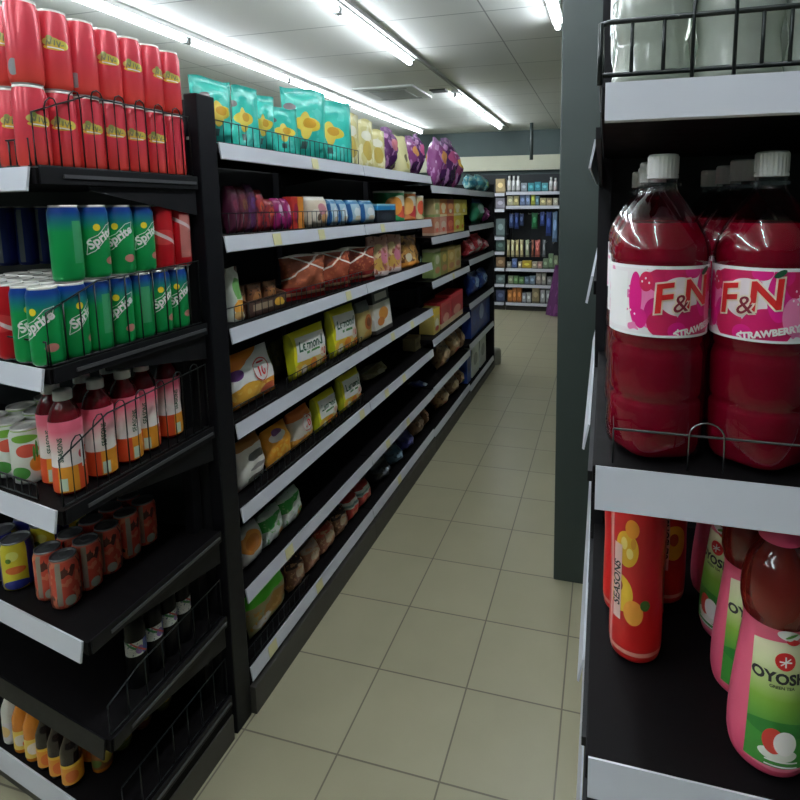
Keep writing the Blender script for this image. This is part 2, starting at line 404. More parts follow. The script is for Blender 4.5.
# end-cap unit in front of the black post
EZ = [1.604, 1.228, .945, .645, .388, .140]; EY = [.792, .780, .776, .800, .828, .842]; SK = .17
EB = 1.207
def end_cap():
    r = empty('end_cap_shelf_unit', (-1.45, EB, 0)); O = Vector((1.45, -EB, 0)); L = lambda p: Vector(p)+O
    MB().box(-1.91+1.45, -1.07+1.45, .0, .012, 0, 1.75, BLACKPANEL).build('back_panel', r)
    for x in (-1.9, -1.075): MB().box(x+1.45-.015, x+1.45+.015, -.03, -.001, 0, 1.75, BLACK).build('upright', r)
    for i, (z, y) in enumerate(zip(EZ, EY)):
        xr, xl = -1.004, -1.91
        poly = [(xl+1.45, y+SK*(xr-xl)-EB), (xr+1.45, y-EB), (xr+1.45, 0-.001), (xl+1.45, -.001)]
        th = .03 if i < 5 else .06
        s = MB().prism(poly, z-th, z-.001, BLACKDECK).build('shelf' if i < 5 else 'base_shelf', r)
        b = MB(); b.box(-1.003+1.45, -.999+1.45, y-EB+.005, -.002, z-.030, z+.002, BLACK, .001); b.box(-.999+1.45, -.996+1.45, y-EB+.05, -.01, z-.018, z-.011, flat('grey_edge', (70, 70, 72), .4)); b.build('side_edge', s)
        if i < 5:
            b = MB(); b.sweep([(0, -.032), (.30, -.032), (.30, -.04), (0, -.095)], L((-1.012, EB-.002, z)), L((-1.008, EB-.002, z)), (0, -1, 0), BLACK); b.build('bracket', s)
        out = Vector((-SK, -1, 0)).normalized()
        q0 = L((xl, y+SK*(xr-xl)-.001, z)); q1 = L((xr-.012, y+SK*.012-.001, z))
        MB().sweep(STRIP_PROF if i < 5 else [(a, c*1.2) for a, c in STRIP_PROF], q0, q1, out, STRIP if i != 4 else BLACK).build('price_strip', s)
        # wire guards
        g = MB()
        def sg(pts, n, hoop): rail_guard(g, [L((-1.012, a, c)) for a, c in pts], [z+.004]*len(pts), n, .0015, None, hoop)
        def fg(x0, h, n): rail_guard(g, [L((xa, y+.006+SK*(xr-xa), z+h)) for xa in (-1.4, x0)], [z+.004]*2, n, .0015)
        if i == 0: sg([(.802, 1.703), (.916, 1.751), (EB-.005, 1.752)], 15, True); fg(-1.025, .052, 18)
        if i == 1: sg([(.790, 1.334), (.905, 1.380), (EB-.005, 1.392)], 11, False); fg(-1.016, .050, 9)
        if i == 2: sg([(.786, 1.044), (.90, 1.097), (EB-.005, 1.118)], 15, True); fg(-1.09, .035, 12)
        if i == 4: sg([(.836, .462), (.92, .486), (EB-.005, .50)], 7, False)
        if i == 5: sg([(.85, .245), (EB-.005, .258)], 7, False)
        if g.v: g.build('wire_guard', s)
    k = MB(); xr, xl, y = -1.0, -1.91, .862
    k.prism([(xl+1.45, y+SK*(xr-xl)-EB), (xr+1.45, y-EB), (xr+1.45, -.001), (xl+1.45, -.001)], 0, .079, KICK); k.build('kick_plate', r)
    return tag(r, 'black end-cap shelving unit stacked with drink cans and bottles', 'shelving')
end_cap()
pm = flat('black_post_paint', (15, 15, 19), .5, spec=.2)
p = MB(); p.box(-1.040, -1.0, 1.220, 1.288, 0, 1.815, pm, .004); p.box(-1.915, -1.041, 1.222, 1.284, 0, 1.80, BLACKPANEL)
p.box(-1.036, -1.030, 1.2185, 1.2205, 1.70, 1.708, SILVER)
tag(p.build('end_post'), 'black upright post and panel between the end-cap and the gondola', 'post')

# right-hand unit
RZ = [1.629, 1.290, .986, .66]; RY = .502
def right_unit():
    r = empty('end_cap_shelf_unit', (.4, .95, 0)); O = Vector((-.4, -.95, 0)); L = lambda p: Vector(p)+O
    MB().box(-.012-.4, .9-.4, 0, .012, 0, 1.95, BLACKPANEL).build('back_panel', r)
    slot = flat('pale_slot', (150, 152, 150), .5)
    for x in (-.004, .885):
        u = MB(); u.box(x-.4-.008, x-.4+.012, -.03, -.001, 0, 1.95, BLACK)
        u.build('upright', r)
    for i, z in enumerate(RZ):
        s = MB().box(-.006-.4, .9-.4, RY-.95, -.002, z-.028, z-.001, BLACKDECK, .002).build('shelf', r)
        MB().sweep([(a*.7, c*[.74, .92, .9, 1][i]) for a, c in STRIP_PROF], L((-.003, RY-.001, z)), L((.9, RY-.001, z)), (0, -1, 0), STRIP).build('price_strip', s)
        b = MB(); b.sweep([(0, -.029), (.40, -.029), (.40, -.04), (0, -.075)], L((-.011, .948, z)), L((-.006, .948, z)), (0, -1, 0), BLACK); b.build('bracket', s)
        if i in (0, 1):
            g = MB()
            def V(px, py): return L(ony(px, py, RY+.006))
            if i == 0:
                a0, a1 = ony(606, 24, RY+.006), ony(800, 4, RY+.006)
                zt = (a0.z+a1.z)/2; zb = z+.010
                x0 = a0.x
                g.tube([L((x0-.004, .70, zt-.002)), L((x0-.004, RY+.012, zt)), L((x0+.004, RY+.006, zt)), L((.9, RY+.006, zt))], .0023, WIRE, 8)
                g.tube([L((x0-.004, .70, zb)), L((x0-.004, RY+.012, zb)), L((.9, RY+.006, zb))], .0021, WIRE, 8)
                g.tube([L((x0-.004, RY+.008, zt)), L((x0-.004, RY+.008, z+.001))], .0023, WIRE, 8)
                for px in (632, 664, 763, 791, 838, 866, 894):
                    xx = ony(px, 40, RY+.006).x
                    g.tube([L((xx, RY+.006, zb)), L((xx, RY+.006, zt))], .0016, WIRE, 6)
                for c0, c1 in ((693, 735), (815, 852)):
                    xa, xb = ony(c0, 40, RY+.006).x, ony(c1, 40, RY+.006).x; ym = RY+.004; xm = (xa+xb)/2; w = (xb-xa)/2
                    g.tube([L((xa, ym, z+.002)), L((xa, ym, zt+.006))]+[L((xm-w*math.cos(t*PI/8), ym, zt+.006+.02*math.sin(t*PI/8))) for t in range(1, 8)]+[L((xb, ym, zt+.006)), L((xb, ym, z+.002))], .0016, WIRE, 6)
                for xx in [.02+.05*k for k in range(5)]: pass
            else:
                zt = z+.034
                g.tube([L((.012, .70, zt)), L((.012, RY+.006, zt)), L((.9, RY+.006, zt))], .0011, WIRE, 6)
                for xx in (.012, .25): g.tube([L((xx, RY+.006, z+.001)), L((xx, RY+.006, zt))], .0009, WIRE, 5)
                xa, xb = .078, .104; xm, w = .091, .0145
                g.tube([L((xm-w, RY+.005, z+.001)), L((xm-w, RY+.005, zt))]+[L((xm-w*math.cos(t*PI/10), RY+.005, zt+.013*math.sin(t*PI/10))) for t in range(1, 10)]+[L((xm+w, RY+.005, zt)), L((xm+w, RY+.005, z+.001))], .0009, flat('shiny_wire', (120, 120, 120), .25, metal=.9), 6)
            g.build('wire_guard', s)
    t = MB(); t.sweep([(.0040, -.004), (.0050, -.004), (.0090, -.036), (.0080, -.036)], L((.152, RY-.001, RZ[2])), L((.19, RY-.001, RZ[2])), (0, -1, 0), flat('yellow_tag', (236, 214, 40), .5)); t.build('price_tag', r)
    return tag(r, 'black shelving unit at the right holding bottles of red drink', 'shelving')
right_unit()
# shelving that runs along the aisle between the right-hand unit and the pillar; only its strip ends show
def aisle_unit():
    r = empty('gondola_shelf_unit', (.2, 1.0, 0)); O = Vector((-.2, -1.0, 0)); L = lambda p: Vector(p)+O
    MB().box(.36-.2, .38-.2, 0, .98, 0, 1.78, BLACKPANEL).build('back_panel', r)
    for y in (.012, .97): MB().box(.33-.2, .36-.2, y-.012, y+.012, 0, 1.78, BLACK).build('upright', r)
    for z in (1.645, 1.395, 1.105, .60, .15):
        s = MB().box(-.018-.2, .36-.2, .005, .975, z-.026, z-.001, BLACKDECK, .002).build('shelf', r)
        MB().sweep([(0, 0), (.004, .001), (.014, -.050), (.010, -.052)], L((-.019, 1.06, z)), L((-.019, 1.97, z)), (-1, 0, 0), STRIP).build('price_strip', s)
    return tag(r, 'black shelving unit between the pillar and the shelves of red drink', 'shelving')
aisle_unit()

# ------------------------------------------------------------------ goods: shapes
def proj(p):
    q = Vector(p)-CAM; x, y, z = q.dot(CR), q.dot(CD), q.dot(_f)
    return CX+F_PX*x/z, CY+F_PX*y/z
def line_on(mb, fn, p, q, w, mat, n=6):
    p, q = Vector(p), Vector(q); t = (q-p).normalized(); s = Vector((-t.y, t.x))*w/2
    vs = []
    for i in range(n+1):
        c = p.lerp(q, i/n); vs += [fn(*(c+s)), fn(*(c-s))]
    mb.add(vs, [(2*i, 2*i+1, 2*i+3, 2*i+2) for i in range(n)], mat)

def pouch(w, h, d, mat, seed=0, stand=False, wrinkle=.004, pack=False):
    """snack bag: two films bulging between crimped seals; stand=True widens into a flat gusset at the bottom"""
    R = random.Random(seed); ph = [R.uniform(0, 6.28) for _ in range(6)]
    nu, nv = 11, 16
    def P(v):
        if stand: return max(0, (1-v))**.6*(1 if v > .05 else .75+5*v) if v < .93 else 0
        t = (v-.07)/.86 if not pack else (v-.04)/.92
        return 0 if t <= 0 or t >= 1 else math.sin(PI*t)**(.5 if not pack else .28)
    def D(u, v):
        a = P(v)*(max(0, 1-abs(u)**(2.6 if not pack else 5)))**.6*d/2
        wv = (math.sin(7*u+ph[0]+3*v)*math.sin(9*v+ph[1])+.6*math.sin(15*v+ph[2]+5*u)*math.sin(11*u+ph[3]))*wrinkle*(.3+P(v))
        return max(.0007, a+wv*min(1, a/.006))
    def W(v): return w/2*(1-.07*math.sin(PI*min(1, max(0, v))) if not stand else 1-.06*v) if not pack else w/2
    vs, fs = [], []
    for j in range(nv+1):
        v = j/nv
        zz = v*h
        def top(u): return zz+(.005*math.sin(3*u+ph[4])*h/.2*v**4*(0 if pack else 1))
        for i in range(nu): u = -1+2*i/(nu-1); vs.append((u*W(v), -D(u, v), top(u)))
        for i in range(nu-2, 0, -1): u = -1+2*i/(nu-1); vs.append((u*W(v), D(u, v), top(u)))
    n = 2*nu-2
    for j in range(nv):
        for i in range(n):
            q = (i+1) % n; fs.append((j*n+i, j*n+q, (j+1)*n+q, (j+1)*n+i))
    mb = MB(); mb.add(vs, fs, mat, True)
    mb.add(vs[:n], [tuple(range(n-1, -1, -1))], mat); mb.add(vs[-n:], [tuple(range(n))], mat)
    def fn(x, z):
        v = min(1, max(0, z/h)); u = max(-1, min(1, x/W(v)))
        return (x, -D(u, v)-.0016, z)
    return mb, fn
def carton(w, h, d, mat, b=.0025):
    return MB().box(-w/2, w/2, -d/2, d/2, 0, h, mat, b), front_plane(-d/2-.0006)
def tray_box(w, h, d, mat):
    """open display tray: low front, raised back"""
    mb = MB(); t = .003
    mb.box(-w/2, w/2, -d/2, -d/2+t, 0, h*.62, mat); mb.box(-w/2, w/2, d/2-t, d/2, 0, h, mat)
    for s in (-1, 1):
        x0, x1 = (-w/2, -w/2+t) if s < 0 else (w/2-t, w/2)
        mb.add([(x, y, z) for x in (x0, x1) for y, z in ((-d/2, 0), (d/2, 0), (d/2, h), (-d/2, h*.62))], [(0,1,2,3),(7,6,5,4),(0,4,5,1),(1,5,6,2),(2,6,7,3),(3,7,4,0)], mat)
    mb.box(-w/2, w/2, -d/2, d/2, 0, t, mat); return mb, front_plane(-d/2-.0006)
def make_can(name, r, h, mat, lid=SILVER, prints=None):
    b = MB(); b.lathe([(r*.78, 0), (r*.95, .005), (r, .013), (r, h-.015), (r*.87, h-.003), (r*.87, h)], mat, 28, cap1=False)
    if prints: prints(b, on_cyl(lambda z: r))
    o = b.build(name)
    l = MB(); l.lathe([(r*.88, h-.003), (r*.88, h+.001), (r*.80, h+.001), (r*.77, h-.004), (0, h-.004)], lid, 28)
    l.box(-.006, .006, -r*.1, r*.5, h-.0035, h-.0022, lid, .0005)
    l.build('lid', o); return o
def rprof(prof):
    def f(z):
        for (r0, z0), (r1, z1) in zip(prof, prof[1:]):
            if z0 <= z <= z1 and z1 > z0: return r0+(r1-r0)*(z-z0)/(z1-z0)
        return prof[-1][0] if z > prof[-1][1] else prof[0][0]
    return f
def smooth_prof(prof, n=4):
    out = []
    for i in range(len(prof)-1):
        p0, p1, p2, p3 = prof[max(0, i-1)], prof[i], prof[i+1], prof[min(len(prof)-1, i+2)]
        for k in range(n):
            t = k/n; z = p1[1]+(p2[1]-p1[1])*t
            r = .5*((2*p1[0])+(-p0[0]+p2[0])*t+(2*p0[0]-5*p1[0]+4*p2[0]-p3[0])*t*t+(-p0[0]+3*p1[0]-3*p2[0]+p3[0])*t**3)
            out.append((r, z))
    return out+[prof[-1]]

PAPER = flat('white_print', (238, 236, 230), .45); REDINK = flat('red_print', (214, 34, 34), .4); DARKINK = flat('dark_print', (40, 38, 40), .5)
GREENINK = flat('dark_green_print', (22, 84, 52), .45); CREAMINK = flat('cream_print', (240, 226, 200), .45); YELLOWINK = flat('yellow_print', (244, 214, 40), .45)
PINKINK = flat('pink_print', (226, 30, 110), .4); ORANGEINK = flat('orange_print', (240, 140, 40), .45); GREYINK = flat('grey_print', (150, 160, 158), .5)

# ---- red drink in the large bottles on the right
CLEARPET = clear_mat('clear_plastic', (236, 236, 236), .035)
RED_DRINK = flat('dark_red_drink', (132, 5, 32), .2, trans=.12, spec=.15)
def pet_bottle():
    r = empty('soft_drink_bottle')
    prof = smooth_prof([(.030, 0), (.041, .006), (.0445, .022), (.0445, .052), (.0430, .058), (.0445, .064), (.0445, .098), (.0425, .108), (.0437, .113), (.0437, .183), (.0445, .190), (.0425, .203), (.034, .221), (.022, .239), (.0135, .251), (.0128, .262)], 4)
    b = MB(); b.lathe(prof, CLEARPET, 40, cap1=False)
    b.v = [(x*(1+.06*math.cos(5*math.atan2(x, y))*max(0, 1-z/.04)), y*(1+.06*math.cos(5*math.atan2(x, y))*max(0, 1-z/.04)), z) for x, y, z in b.v]
    b.lathe([(.0165, .254), (.0165, .257)], CLEARPET, 24); b.build('bottle_body', r)
    ins = [(max(.001, a-.0016), z) for a, z in prof if .003 < z < .222]
    d = MB(); d.lathe(ins, RED_DRINK, 36)
    d.v = [(x*(1+.06*math.cos(5*math.atan2(x, y))*max(0, 1-z/.04)), y*(1+.06*math.cos(5*math.atan2(x, y))*max(0, 1-z/.04)), z) for x, y, z in d.v]
    d.build('drink', r)
    c = MB(); R0 = .0136; seg = 48
    for (z0, z1) in ((.2615, .2645), (.2655, .2815)):
        vs = [((R0+(.0003 if k % 2 else 0))*math.sin(2*PI*k/seg), -(R0+(.0003 if k % 2 else 0))*math.cos(2*PI*k/seg), z) for z in (z0, z1) for k in range(seg)]
        c.add(vs, [(k, (k+1) % seg, seg+(k+1) % seg, seg+k) for k in range(seg)], WHITECAP, False)
    c.lathe([(R0, .2815), (R0-.001, .2832), (0, .2834)], WHITECAP, 32); c.lathe([(R0-.0006, .2645), (R0-.0006, .2655)], WHITECAP, 24); c.build('cap', r)
    RL = .0443
    lm = art('red_drink_label', (232, 226, 226), [('n', 7, .60, (226, 120, 170)),
        ('e', .415, .52, .05, .40, (236, 120, 170)), ('e', .365, .55, .022, .36, (228, 24, 130)), ('e', .45, .80, .05, .17, (200, 30, 84)), ('e', .43, .34, .035, .22, (214, 20, 120)),
        ('e', .455, .20, .05, .20, (200, 28, 80)), ('e', .50, .86, .045, .12, (206, 34, 90)), ('e', .505, .58, .068, .27, (238, 224, 226)), ('e', .57, .20, .075, .26, (206, 22, 96)),
        ('e', .60, .62, .035, .34, (226, 26, 134)), ('e', .645, .80, .03, .2, (204, 28, 84)), ('e', .64, .36, .03, .25, (236, 130, 176)), ('e', .55, .93, .03, .1, (226, 30, 130)), ('e', .61, .90, .03, .14, (214, 30, 110)), ('e', .40, .78, .022, .14, (214, 30, 80)), ('e', .385, .25, .02, .14, (226, 30, 130)), ('e', .69, .55, .03, .4, (228, 24, 130)), ('e', .74, .3, .04, .3, (206, 30, 84)),
        ('e', .50, .10, .03, .12, (226, 26, 130)), ('b', .955, 1, (238, 238, 236)), ('b', 0, .035, (238, 238, 236)), ('r', .22, .335, .1, .9, (236, 234, 232))], .35, cyl=True)
    l = MB(); l.lathe([(RL, .120), (RL, .184)], lm, 48, cap0=False, cap1=False); fn = on_cyl(lambda z: RL); fn2 = on_cyl(lambda z: RL, .0012); fn3 = on_cyl(lambda z: RL, .0017)
    for f, mt, bo in ((fn, CREAMINK, .0022), (fn2, REDINK, .0007)):
        text_on(l, f, 'F', .036, -.0150, .1540, mt, .15, .2, bo); text_on(l, f, 'N', .036, .0155, .1590, mt, .15, .2, bo)
    for f, mt, bo in ((fn2, CREAMINK, .0014), (fn3, flat('maroon_print', (130, 24, 44), .4), .0001)):
        text_on(l, f, '&', .022, .0005, .1505, mt, .15, .2, bo)
    text_on(l, fn3, 'STRAWBERRY', .0078, .021, .1285, PAPER, .22, .1, .0004)
    text_on(l, fn3, 'SENSASI', .0042, .021, .1305, PAPER, .22, .1, .0002) if False else None
    for k, (u, v) in enumerate([(-.028, 0.1730), (-.031, 0.1700), (-.025, 0.1690), (-.041, 0.1430), (-.037, 0.1400), (-.043, 0.1390), (.040, 0.1650), (.043, 0.1610), (.038, 0.1570), (.042, 0.1540), (-.003, 0.1245), (.0, 0.1275)]):
        disc_on(l, fn2, u, v, .0008, .0011, PAPER, 8)
    disc_on(l, fn2, .027, .1795, .0055, .0025, GREENINK, 14, .6)
    l.build('label', r)
    return r
bx0 = pet_bottle(); tag(bx0, 'big red drink bottle with full pink label, front one nearest the shelf edge', 'bottle', 'bottles of red drink on the right-hand shelf')
bx0.location = (.0505, .556, 1.2905); bx0.rotation_euler = (0, 0, .30)
copy_thing(bx0, (.1415, .556, 1.2905), (0, 0, -.60), 'big red drink bottle with pink label, second front bottle from the shelf edge')
for c, (x, n, rz0) in enumerate([(.0505, 3, .1), (.1415, 3, -.2)]):
    for k in range(n):
        where = 'nearest the shelf edge' if c == 0 else 'second from the shelf edge'
        copy_thing(bx0, (x+.003*((k % 2)-.5), .652+.094*k, 1.2905), (0, 0, rz0+.7*k), f'big red drink bottle, {ORD[k]} behind the front one, row {where}')
# ---- clear water bottles on the top shelf of the right unit
CLOUDY = flat('cloudy_clear_plastic', (206, 214, 200), .12, trans=.45)
def water_bottle():
    r = empty('water_bottle'); b = MB(); seg = 32
    prof = smooth_prof([(.030, 0), (.0345, .005), (.0345, .014), (.0325, .032), (.0318, .042), (.0340, .056), (.0345, .066), (.0345, .135), (.032, .15), (.024, .17), (.0135, .186), (.0125, .2)], 3)
    b.lathe(prof, CLOUDY, seg, cap1=False)
    def sq(p):
        x, y, z = p; a = math.atan2(x, y); k = min(1/max(abs(math.sin(a)), 1e-3), 1/max(abs(math.cos(a)), 1e-3)); w = .32 if z < .15 else 0
        f = 1-w*.55+w*.55*min(k, 1.28); return (x*f, y*f, z)
    b.v = [sq(p) for p in b.v]; b.build('bottle_body', r)
    l = MB(); l.lathe([(.0352, .078), (.0352, .128)], art('water_label', (222, 230, 232), [('e', .44, .35, .05, .3, (40, 90, 180)), ('e', .50, .30, .05, .28, (200, 50, 90)), ('r', .52, .60, .05, .6, (70, 170, 90)), ('e', .66, .5, .03, .25, (30, 120, 190)), ('b', .8, 1, (70, 120, 190))], cyl=True), seg, cap0=False, cap1=False)
    l.v = [sq(p) for p in l.v]; l.build('label', r)
    c = MB(); c.lathe([(.0145, .194), (.0145, .211), (.0135, .213), (0, .2132)], flat('blue_cap', (40, 100, 190), .4), 24); c.build('cap', r)
    return r
w0 = water_bottle(); tag(w0, 'clear water bottle with colourful label at the end of the top right-hand shelf', 'bottle', 'water bottles on the topmost right-hand shelf'); w0.location = (.0365, .556, 1.6295)
for k, x in enumerate((.108, .181)):
    copy_thing(w0, (x, .556, 1.6295), (0, 0, 2.0+.5*k), f'clear water bottle in the front row, {ORD[k+1]} from the end of the top right-hand shelf')
for k, x in enumerate((.0365, .108, .181)):
    copy_thing(w0, (x, .645, 1.6295), (0, 0, 2.4+.5*k), f'clear water bottle in the second row, {ORD[k]} from the end of the top shelf')

# ---- red and pink bottles on the lower right shelf
def red_bottle():
    r = empty('drink_bottle')
    prof = smooth_prof([(.022, 0), (.0285, .006), (.0305, .02), (.0305, .07), (.0300, .10), (.0312, .14), (.0318, .175), (.029, .198), (.0155, .216), (.0145, .222)], 4)
    wm = art('red_peach_wrap', (196, 26, 32), [('g', .55, -.2, (206, 38, 30)), ('e', .40, .66, .07, .10, (236, 178, 40)), ('e', .43, .78, .04, .05, (240, 150, 40)), ('e', .36, .40, .085, .105, (238, 190, 50)), ('e', .35, .44, .028, .035, (170, 60, 24)), ('e', .45, .31, .06, .07, (244, 160, 60)),
        ('e', .52, .36, .03, .03, (60, 110, 40)), ('e', .385, .69, .02, .035, (250, 220, 120)), ('e', .42, .64, .02, .03, (250, 224, 130)), ('e', .44, .70, .015, .03, (226, 150, 40)), ('e', .80, .42, .10, .11, (238, 190, 50)), ('e', .80, .44, .035, .04, (170, 60, 24)), ('r', .27, .30, .0, 1, (226, 150, 140)), ('b', .06, .085, (230, 150, 130))], .3, cyl=True)
    b = MB(); b.lathe(prof, wm, 36); rf = rprof(prof); fn = on_cyl(rf, .0007)
    for u in (-.030, .045):
        b.add([fn(u-.0055+.011*i/3, z) for z in [.055+.095*j/10 for j in range(11)] for i in range(4)], [(j*4+i, j*4+i+1, j*4+i+5, j*4+i+4) for j in range(10) for i in range(3)], flat('pink_white_print', (232, 190, 180), .4))
        text_on(b, on_cyl(rf, .0012), 'SEASONS', .0135, u, .10, DARKINK, PI/2, 0, .0003)
    b.build('bottle_body', r)
    c = MB(); c.lathe([(.0165, .222), (.0165, .242), (.0155, .244), (0, .244)], flat('red_cap', (190, 26, 30), .4), 28); c.build('cap', r)
    return r
r0 = red_bottle(); tag(r0, 'red wrapped drink bottle with yellow peaches, front one on the lower right shelf', 'bottle', 'red bottles on the lower right shelf'); r0.location = (.0475, .652, .9868); r0.rotation_euler = (0, 0, .15)
copy_thing(r0, (.088, .765, .9868), (0, 0, -1.5), 'red wrapped peach drink bottle standing in shadow just behind the front red bottle')
copy_thing(r0, (.040, .726, .9868), (0, 0, .9), 'red wrapped peach drink bottle hidden directly behind the front red bottle')
def pink_bottle():
    r = empty('drink_bottle')
    prof = smooth_prof([(.026, 0), (.0335, .006), (.0362, .020), (.0355, .05), (.0325, .085), (.0290, .120), (.0270, .142), (.0285, .152), (.0310, .165), (.0305, .185), (.026, .205), (.0165, .222), (.0150, .232)], 4)
    wm = art('pink_wrap', (226, 92, 120), [('g', .2, 0, (214, 70, 100)), ('b', .96, 1, (234, 130, 150))], .3, cyl=True)
    amber = flat('amber_drink', (120, 30, 24), .12, trans=.35)
    rf = rprof(prof)
    b = MB(); lo = [p for p in prof if p[1] <= .152]; hi = [p for p in prof if p[1] >= .152]
    b.lathe(lo, wm, 40, cap1=False); b.lathe(hi, amber, 40, cap0=False); b.build('bottle_body', r)
    lm = art('lychee_label', (60, 140, 50), [('g', .30, .62, (150, 190, 60)), ('g', .5, .85, (236, 234, 190)), ('e', .5, .30, .5, .06, (40, 120, 44)), ('e', .48, .13, .30, .05, (226, 226, 214)), ('e', .40, .22, .17, .09, (214, 60, 50)), ('e', .58, .215, .18, .085, (240, 234, 230)), ('b', 0, .03, (226, 110, 130))], .35)
    l = MB(); n, mR = 12, 14; fn = on_cyl(rf, .0008); fn2 = on_cyl(rf, .0014)
    hw = lambda z: .030*(1-.18*(z-.02)/.11)
    l.add([fn(hw(.018+.118*j/mR)*(-1+2*i/n), .018+.118*j/mR+.004*math.sin(PI*i/n)*(1 if j == mR else (-1 if j == 0 else 0))) for j in range(mR+1) for i in range(n+1)],
          [(j*(n+1)+i, j*(n+1)+i+1, (j+1)*(n+1)+i+1, (j+1)*(n+1)+i) for j in range(mR) for i in range(n)], lm, True)
    disc_on(l, fn2, .002, .1225, .0085, .0085, REDINK, 22); line_on(l, on_cyl(rf, .0019), (-.003, .1225), (.007, .1225), .0013, PAPER); line_on(l, on_cyl(rf, .0019), (.002, .1175), (.002, .1275), .0013, PAPER); line_on(l, on_cyl(rf, .0019), (-.002, .119), (.006, .126), .001, PAPER)
    text_on(l, fn2, 'OYOSHI', .0135, 0, .1055, DARKINK, 0, 0, .0006, 1.02)
    text_on(l, fn2, 'GREEN TEA', .004, 0, .0975, DARKINK, 0, 0, .0001)
    disc_on(l, fn2, .004, .148, .010, .0055, PAPER, 18, -.2); disc_on(l, on_cyl(rf, .0019), .006, .148, .006, .0016, flat('leaf_print', (90, 150, 60), .4), 12, .5)
    disc_on(l, fn2, .008, .141, .006, .003, REDINK, 14, -.2)
    for k in range(2): line_on(l, fn2, (-.012, .026-.005*k), (.016, .0255-.005*k), .0014, PAPER)
    l.build('label', r)
    c = MB(); c.lathe([(.0185, .228), (.0185, .250), (.0175, .252), (0, .252)], flat('pink_cap', (220, 60, 110), .4), 28); c.build('cap', r)
    return r
k0 = pink_bottle(); tag(k0, 'pink lychee drink bottle with full green label, front one on the lower right shelf', 'bottle', 'pink bottles on the lower right shelf'); k0.location = (.168, .552, .9868); k0.rotation_euler = (0, 0, .02)
for k, (x, y, rz) in enumerate([(.166, .632, -.1), (.166, .71, -1.0), (.166, .788, 2.0)]):
    copy_thing(k0, (x, y, .9868), (0, 0, rz), f'pink lychee drink bottle, {ORD[k]} behind the front one on the lower right shelf')
yb = MB(); yb.lathe(smooth_prof([(.022, 0), (.028, .008), (.028, .10), (.024, .12), (.013, .135), (.013, .15)], 3), flat('yellow_bottle_plastic', (216, 206, 60), .3), 28)
yo = yb.build('drink_bottle', None, (.022, .56, .661)); yc = MB(); yc.lathe([(.0145, .148), (.0145, .165), (0, .166)], YELLOWINK, 20); yc.build('cap', yo)
tag(yo, 'yellow drink bottle under the lowest visible strip of the right-hand shelving', 'bottle')

# ------------------------------------------------------------------ goods: end-cap
def shelf_front(i, x): return EY[i]+SK*(-1.004-x)
# red tall cans, two tiers
redcan = art('red_tall_can', (212, 58, 72), [('g', .45, 0, (226, 70, 54)), ('e', .47, .60, .09, .055, (190, 180, 90)), ('e', .56, .575, .085, .06, (206, 190, 80)), ('e', .50, .535, .11, .035, (238, 196, 70)), ('e', .45, .65, .03, .03, (140, 150, 80)), ('e', .97, .2, .07, .1, (150, 150, 150)), ('b', .0, .02, (190, 190, 190))], .25, metal=.15, cyl=True)
OLIVEINK = flat('olive_print', (112, 112, 70), .45)
def red_print(b, fn):
    for (x0, z0), (x1, z1) in (((-.014, .080), (-.012, .092)), ((-.012, .092), (-.008, .083)), ((-.008, .083), (-.005, .094)), ((-.001, .082), (.000, .092)), ((.003, .091), (.006, .080)), ((.006, .080), (.009, .090)), ((.010, .083), (.015, .085))):
        line_on(b, fn, (x0, z0), (x1, z1), .0022, OLIVEINK, 3)
    fo = lambda x, z: tuple(Vector(fn(x, z))*1.0)
    line_on(b, on_cyl(lambda z: .0275, .0010), (-.012, .0785), (.014, .0765), .002, PAPER, 5)
c0 = make_can('tall_drink_can', .0275, .1475, redcan, SILVER, red_print)
first = True; FACE = .86
ys = [.828, .888, .948, 1.008, 1.064, 1.118, 1.162 if False else 1.150]
ys = [.824+.0586*k for k in range(7)]
rots = {0: [2.6, .1, 2.8, .15, .3, .9, .2], 1: [.5, .15, .35, .25, .1, .2, 2.5]}
for t in (0, 1):            # lower tier, upper tier
    for k, y in enumerate(ys):
        loc = (-1.041, y, EZ[0]+.0005+t*.149); rot = (0, 0, FACE+rots[1-t][k])
        lab = f'tall red drink can, {ORD[k]} from the corner in the {"upper" if t else "lower"} tier by the guard'
        if first: c0.location = loc; c0.rotation_euler = rot; tag(c0, lab, 'drink can', 'red tall cans on the top end-cap shelf'); first = False
        else: copy_thing(c0, loc, rot, lab, 'red tall cans on the top end-cap shelf')
    for k in range(5):
        copy_thing(c0, (-1.102, .838+.058*k, EZ[0]+.0005+t*.149), (0, 0, FACE+.5*k), f'tall red drink can in the second row, {ORD[k]} from the front, {"upper" if t else "lower"} tier', 'red tall cans on the top end-cap shelf')
# green cans
greencan = art('green_can', (18, 156, 76), [('g', .66, .92, (20, 62, 150)), ('e', .62, .24, .07, .055, (226, 140, 130)), ('r', .10, .22, .25, .8, (70, 170, 110)), ('b', 0, .02, (190, 190, 190)), ('b', .975, 1, (190, 196, 200))], .28, metal=.3, cyl=True)
def green_print(b, fn):
    Wm = PAPER; K = 1.14; T = lambda p: (p[0]*K, .084+(p[1]-.084)*K)
    q = [(-.024, .055), (-.019, .083), (-.004, .090), (.012, .108), (.026, .112), (.021, .094), (.008, .082), (-.010, .062)]; q = [T(p) for p in q]
    for p, n in zip(q, q[1:]+q[:1]): line_on(b, fn, p, n, .0013, Wm, 4)
    text_on(b, fn, 'Sprite', .0255, .001, .0845, Wm, .60, .15, .0009)
    disc_on(b, fn, -.006, .107, .0066, .0072, YELLOWINK, 14)
c1 = make_can('tall_drink_can', .0275, .152, greencan, SILVER, green_print)
first = True
low = [.810+.0565*k for k in range(7)]
lrot = [-.45, .75, 2.9, .0, 2.6, .35, .2]
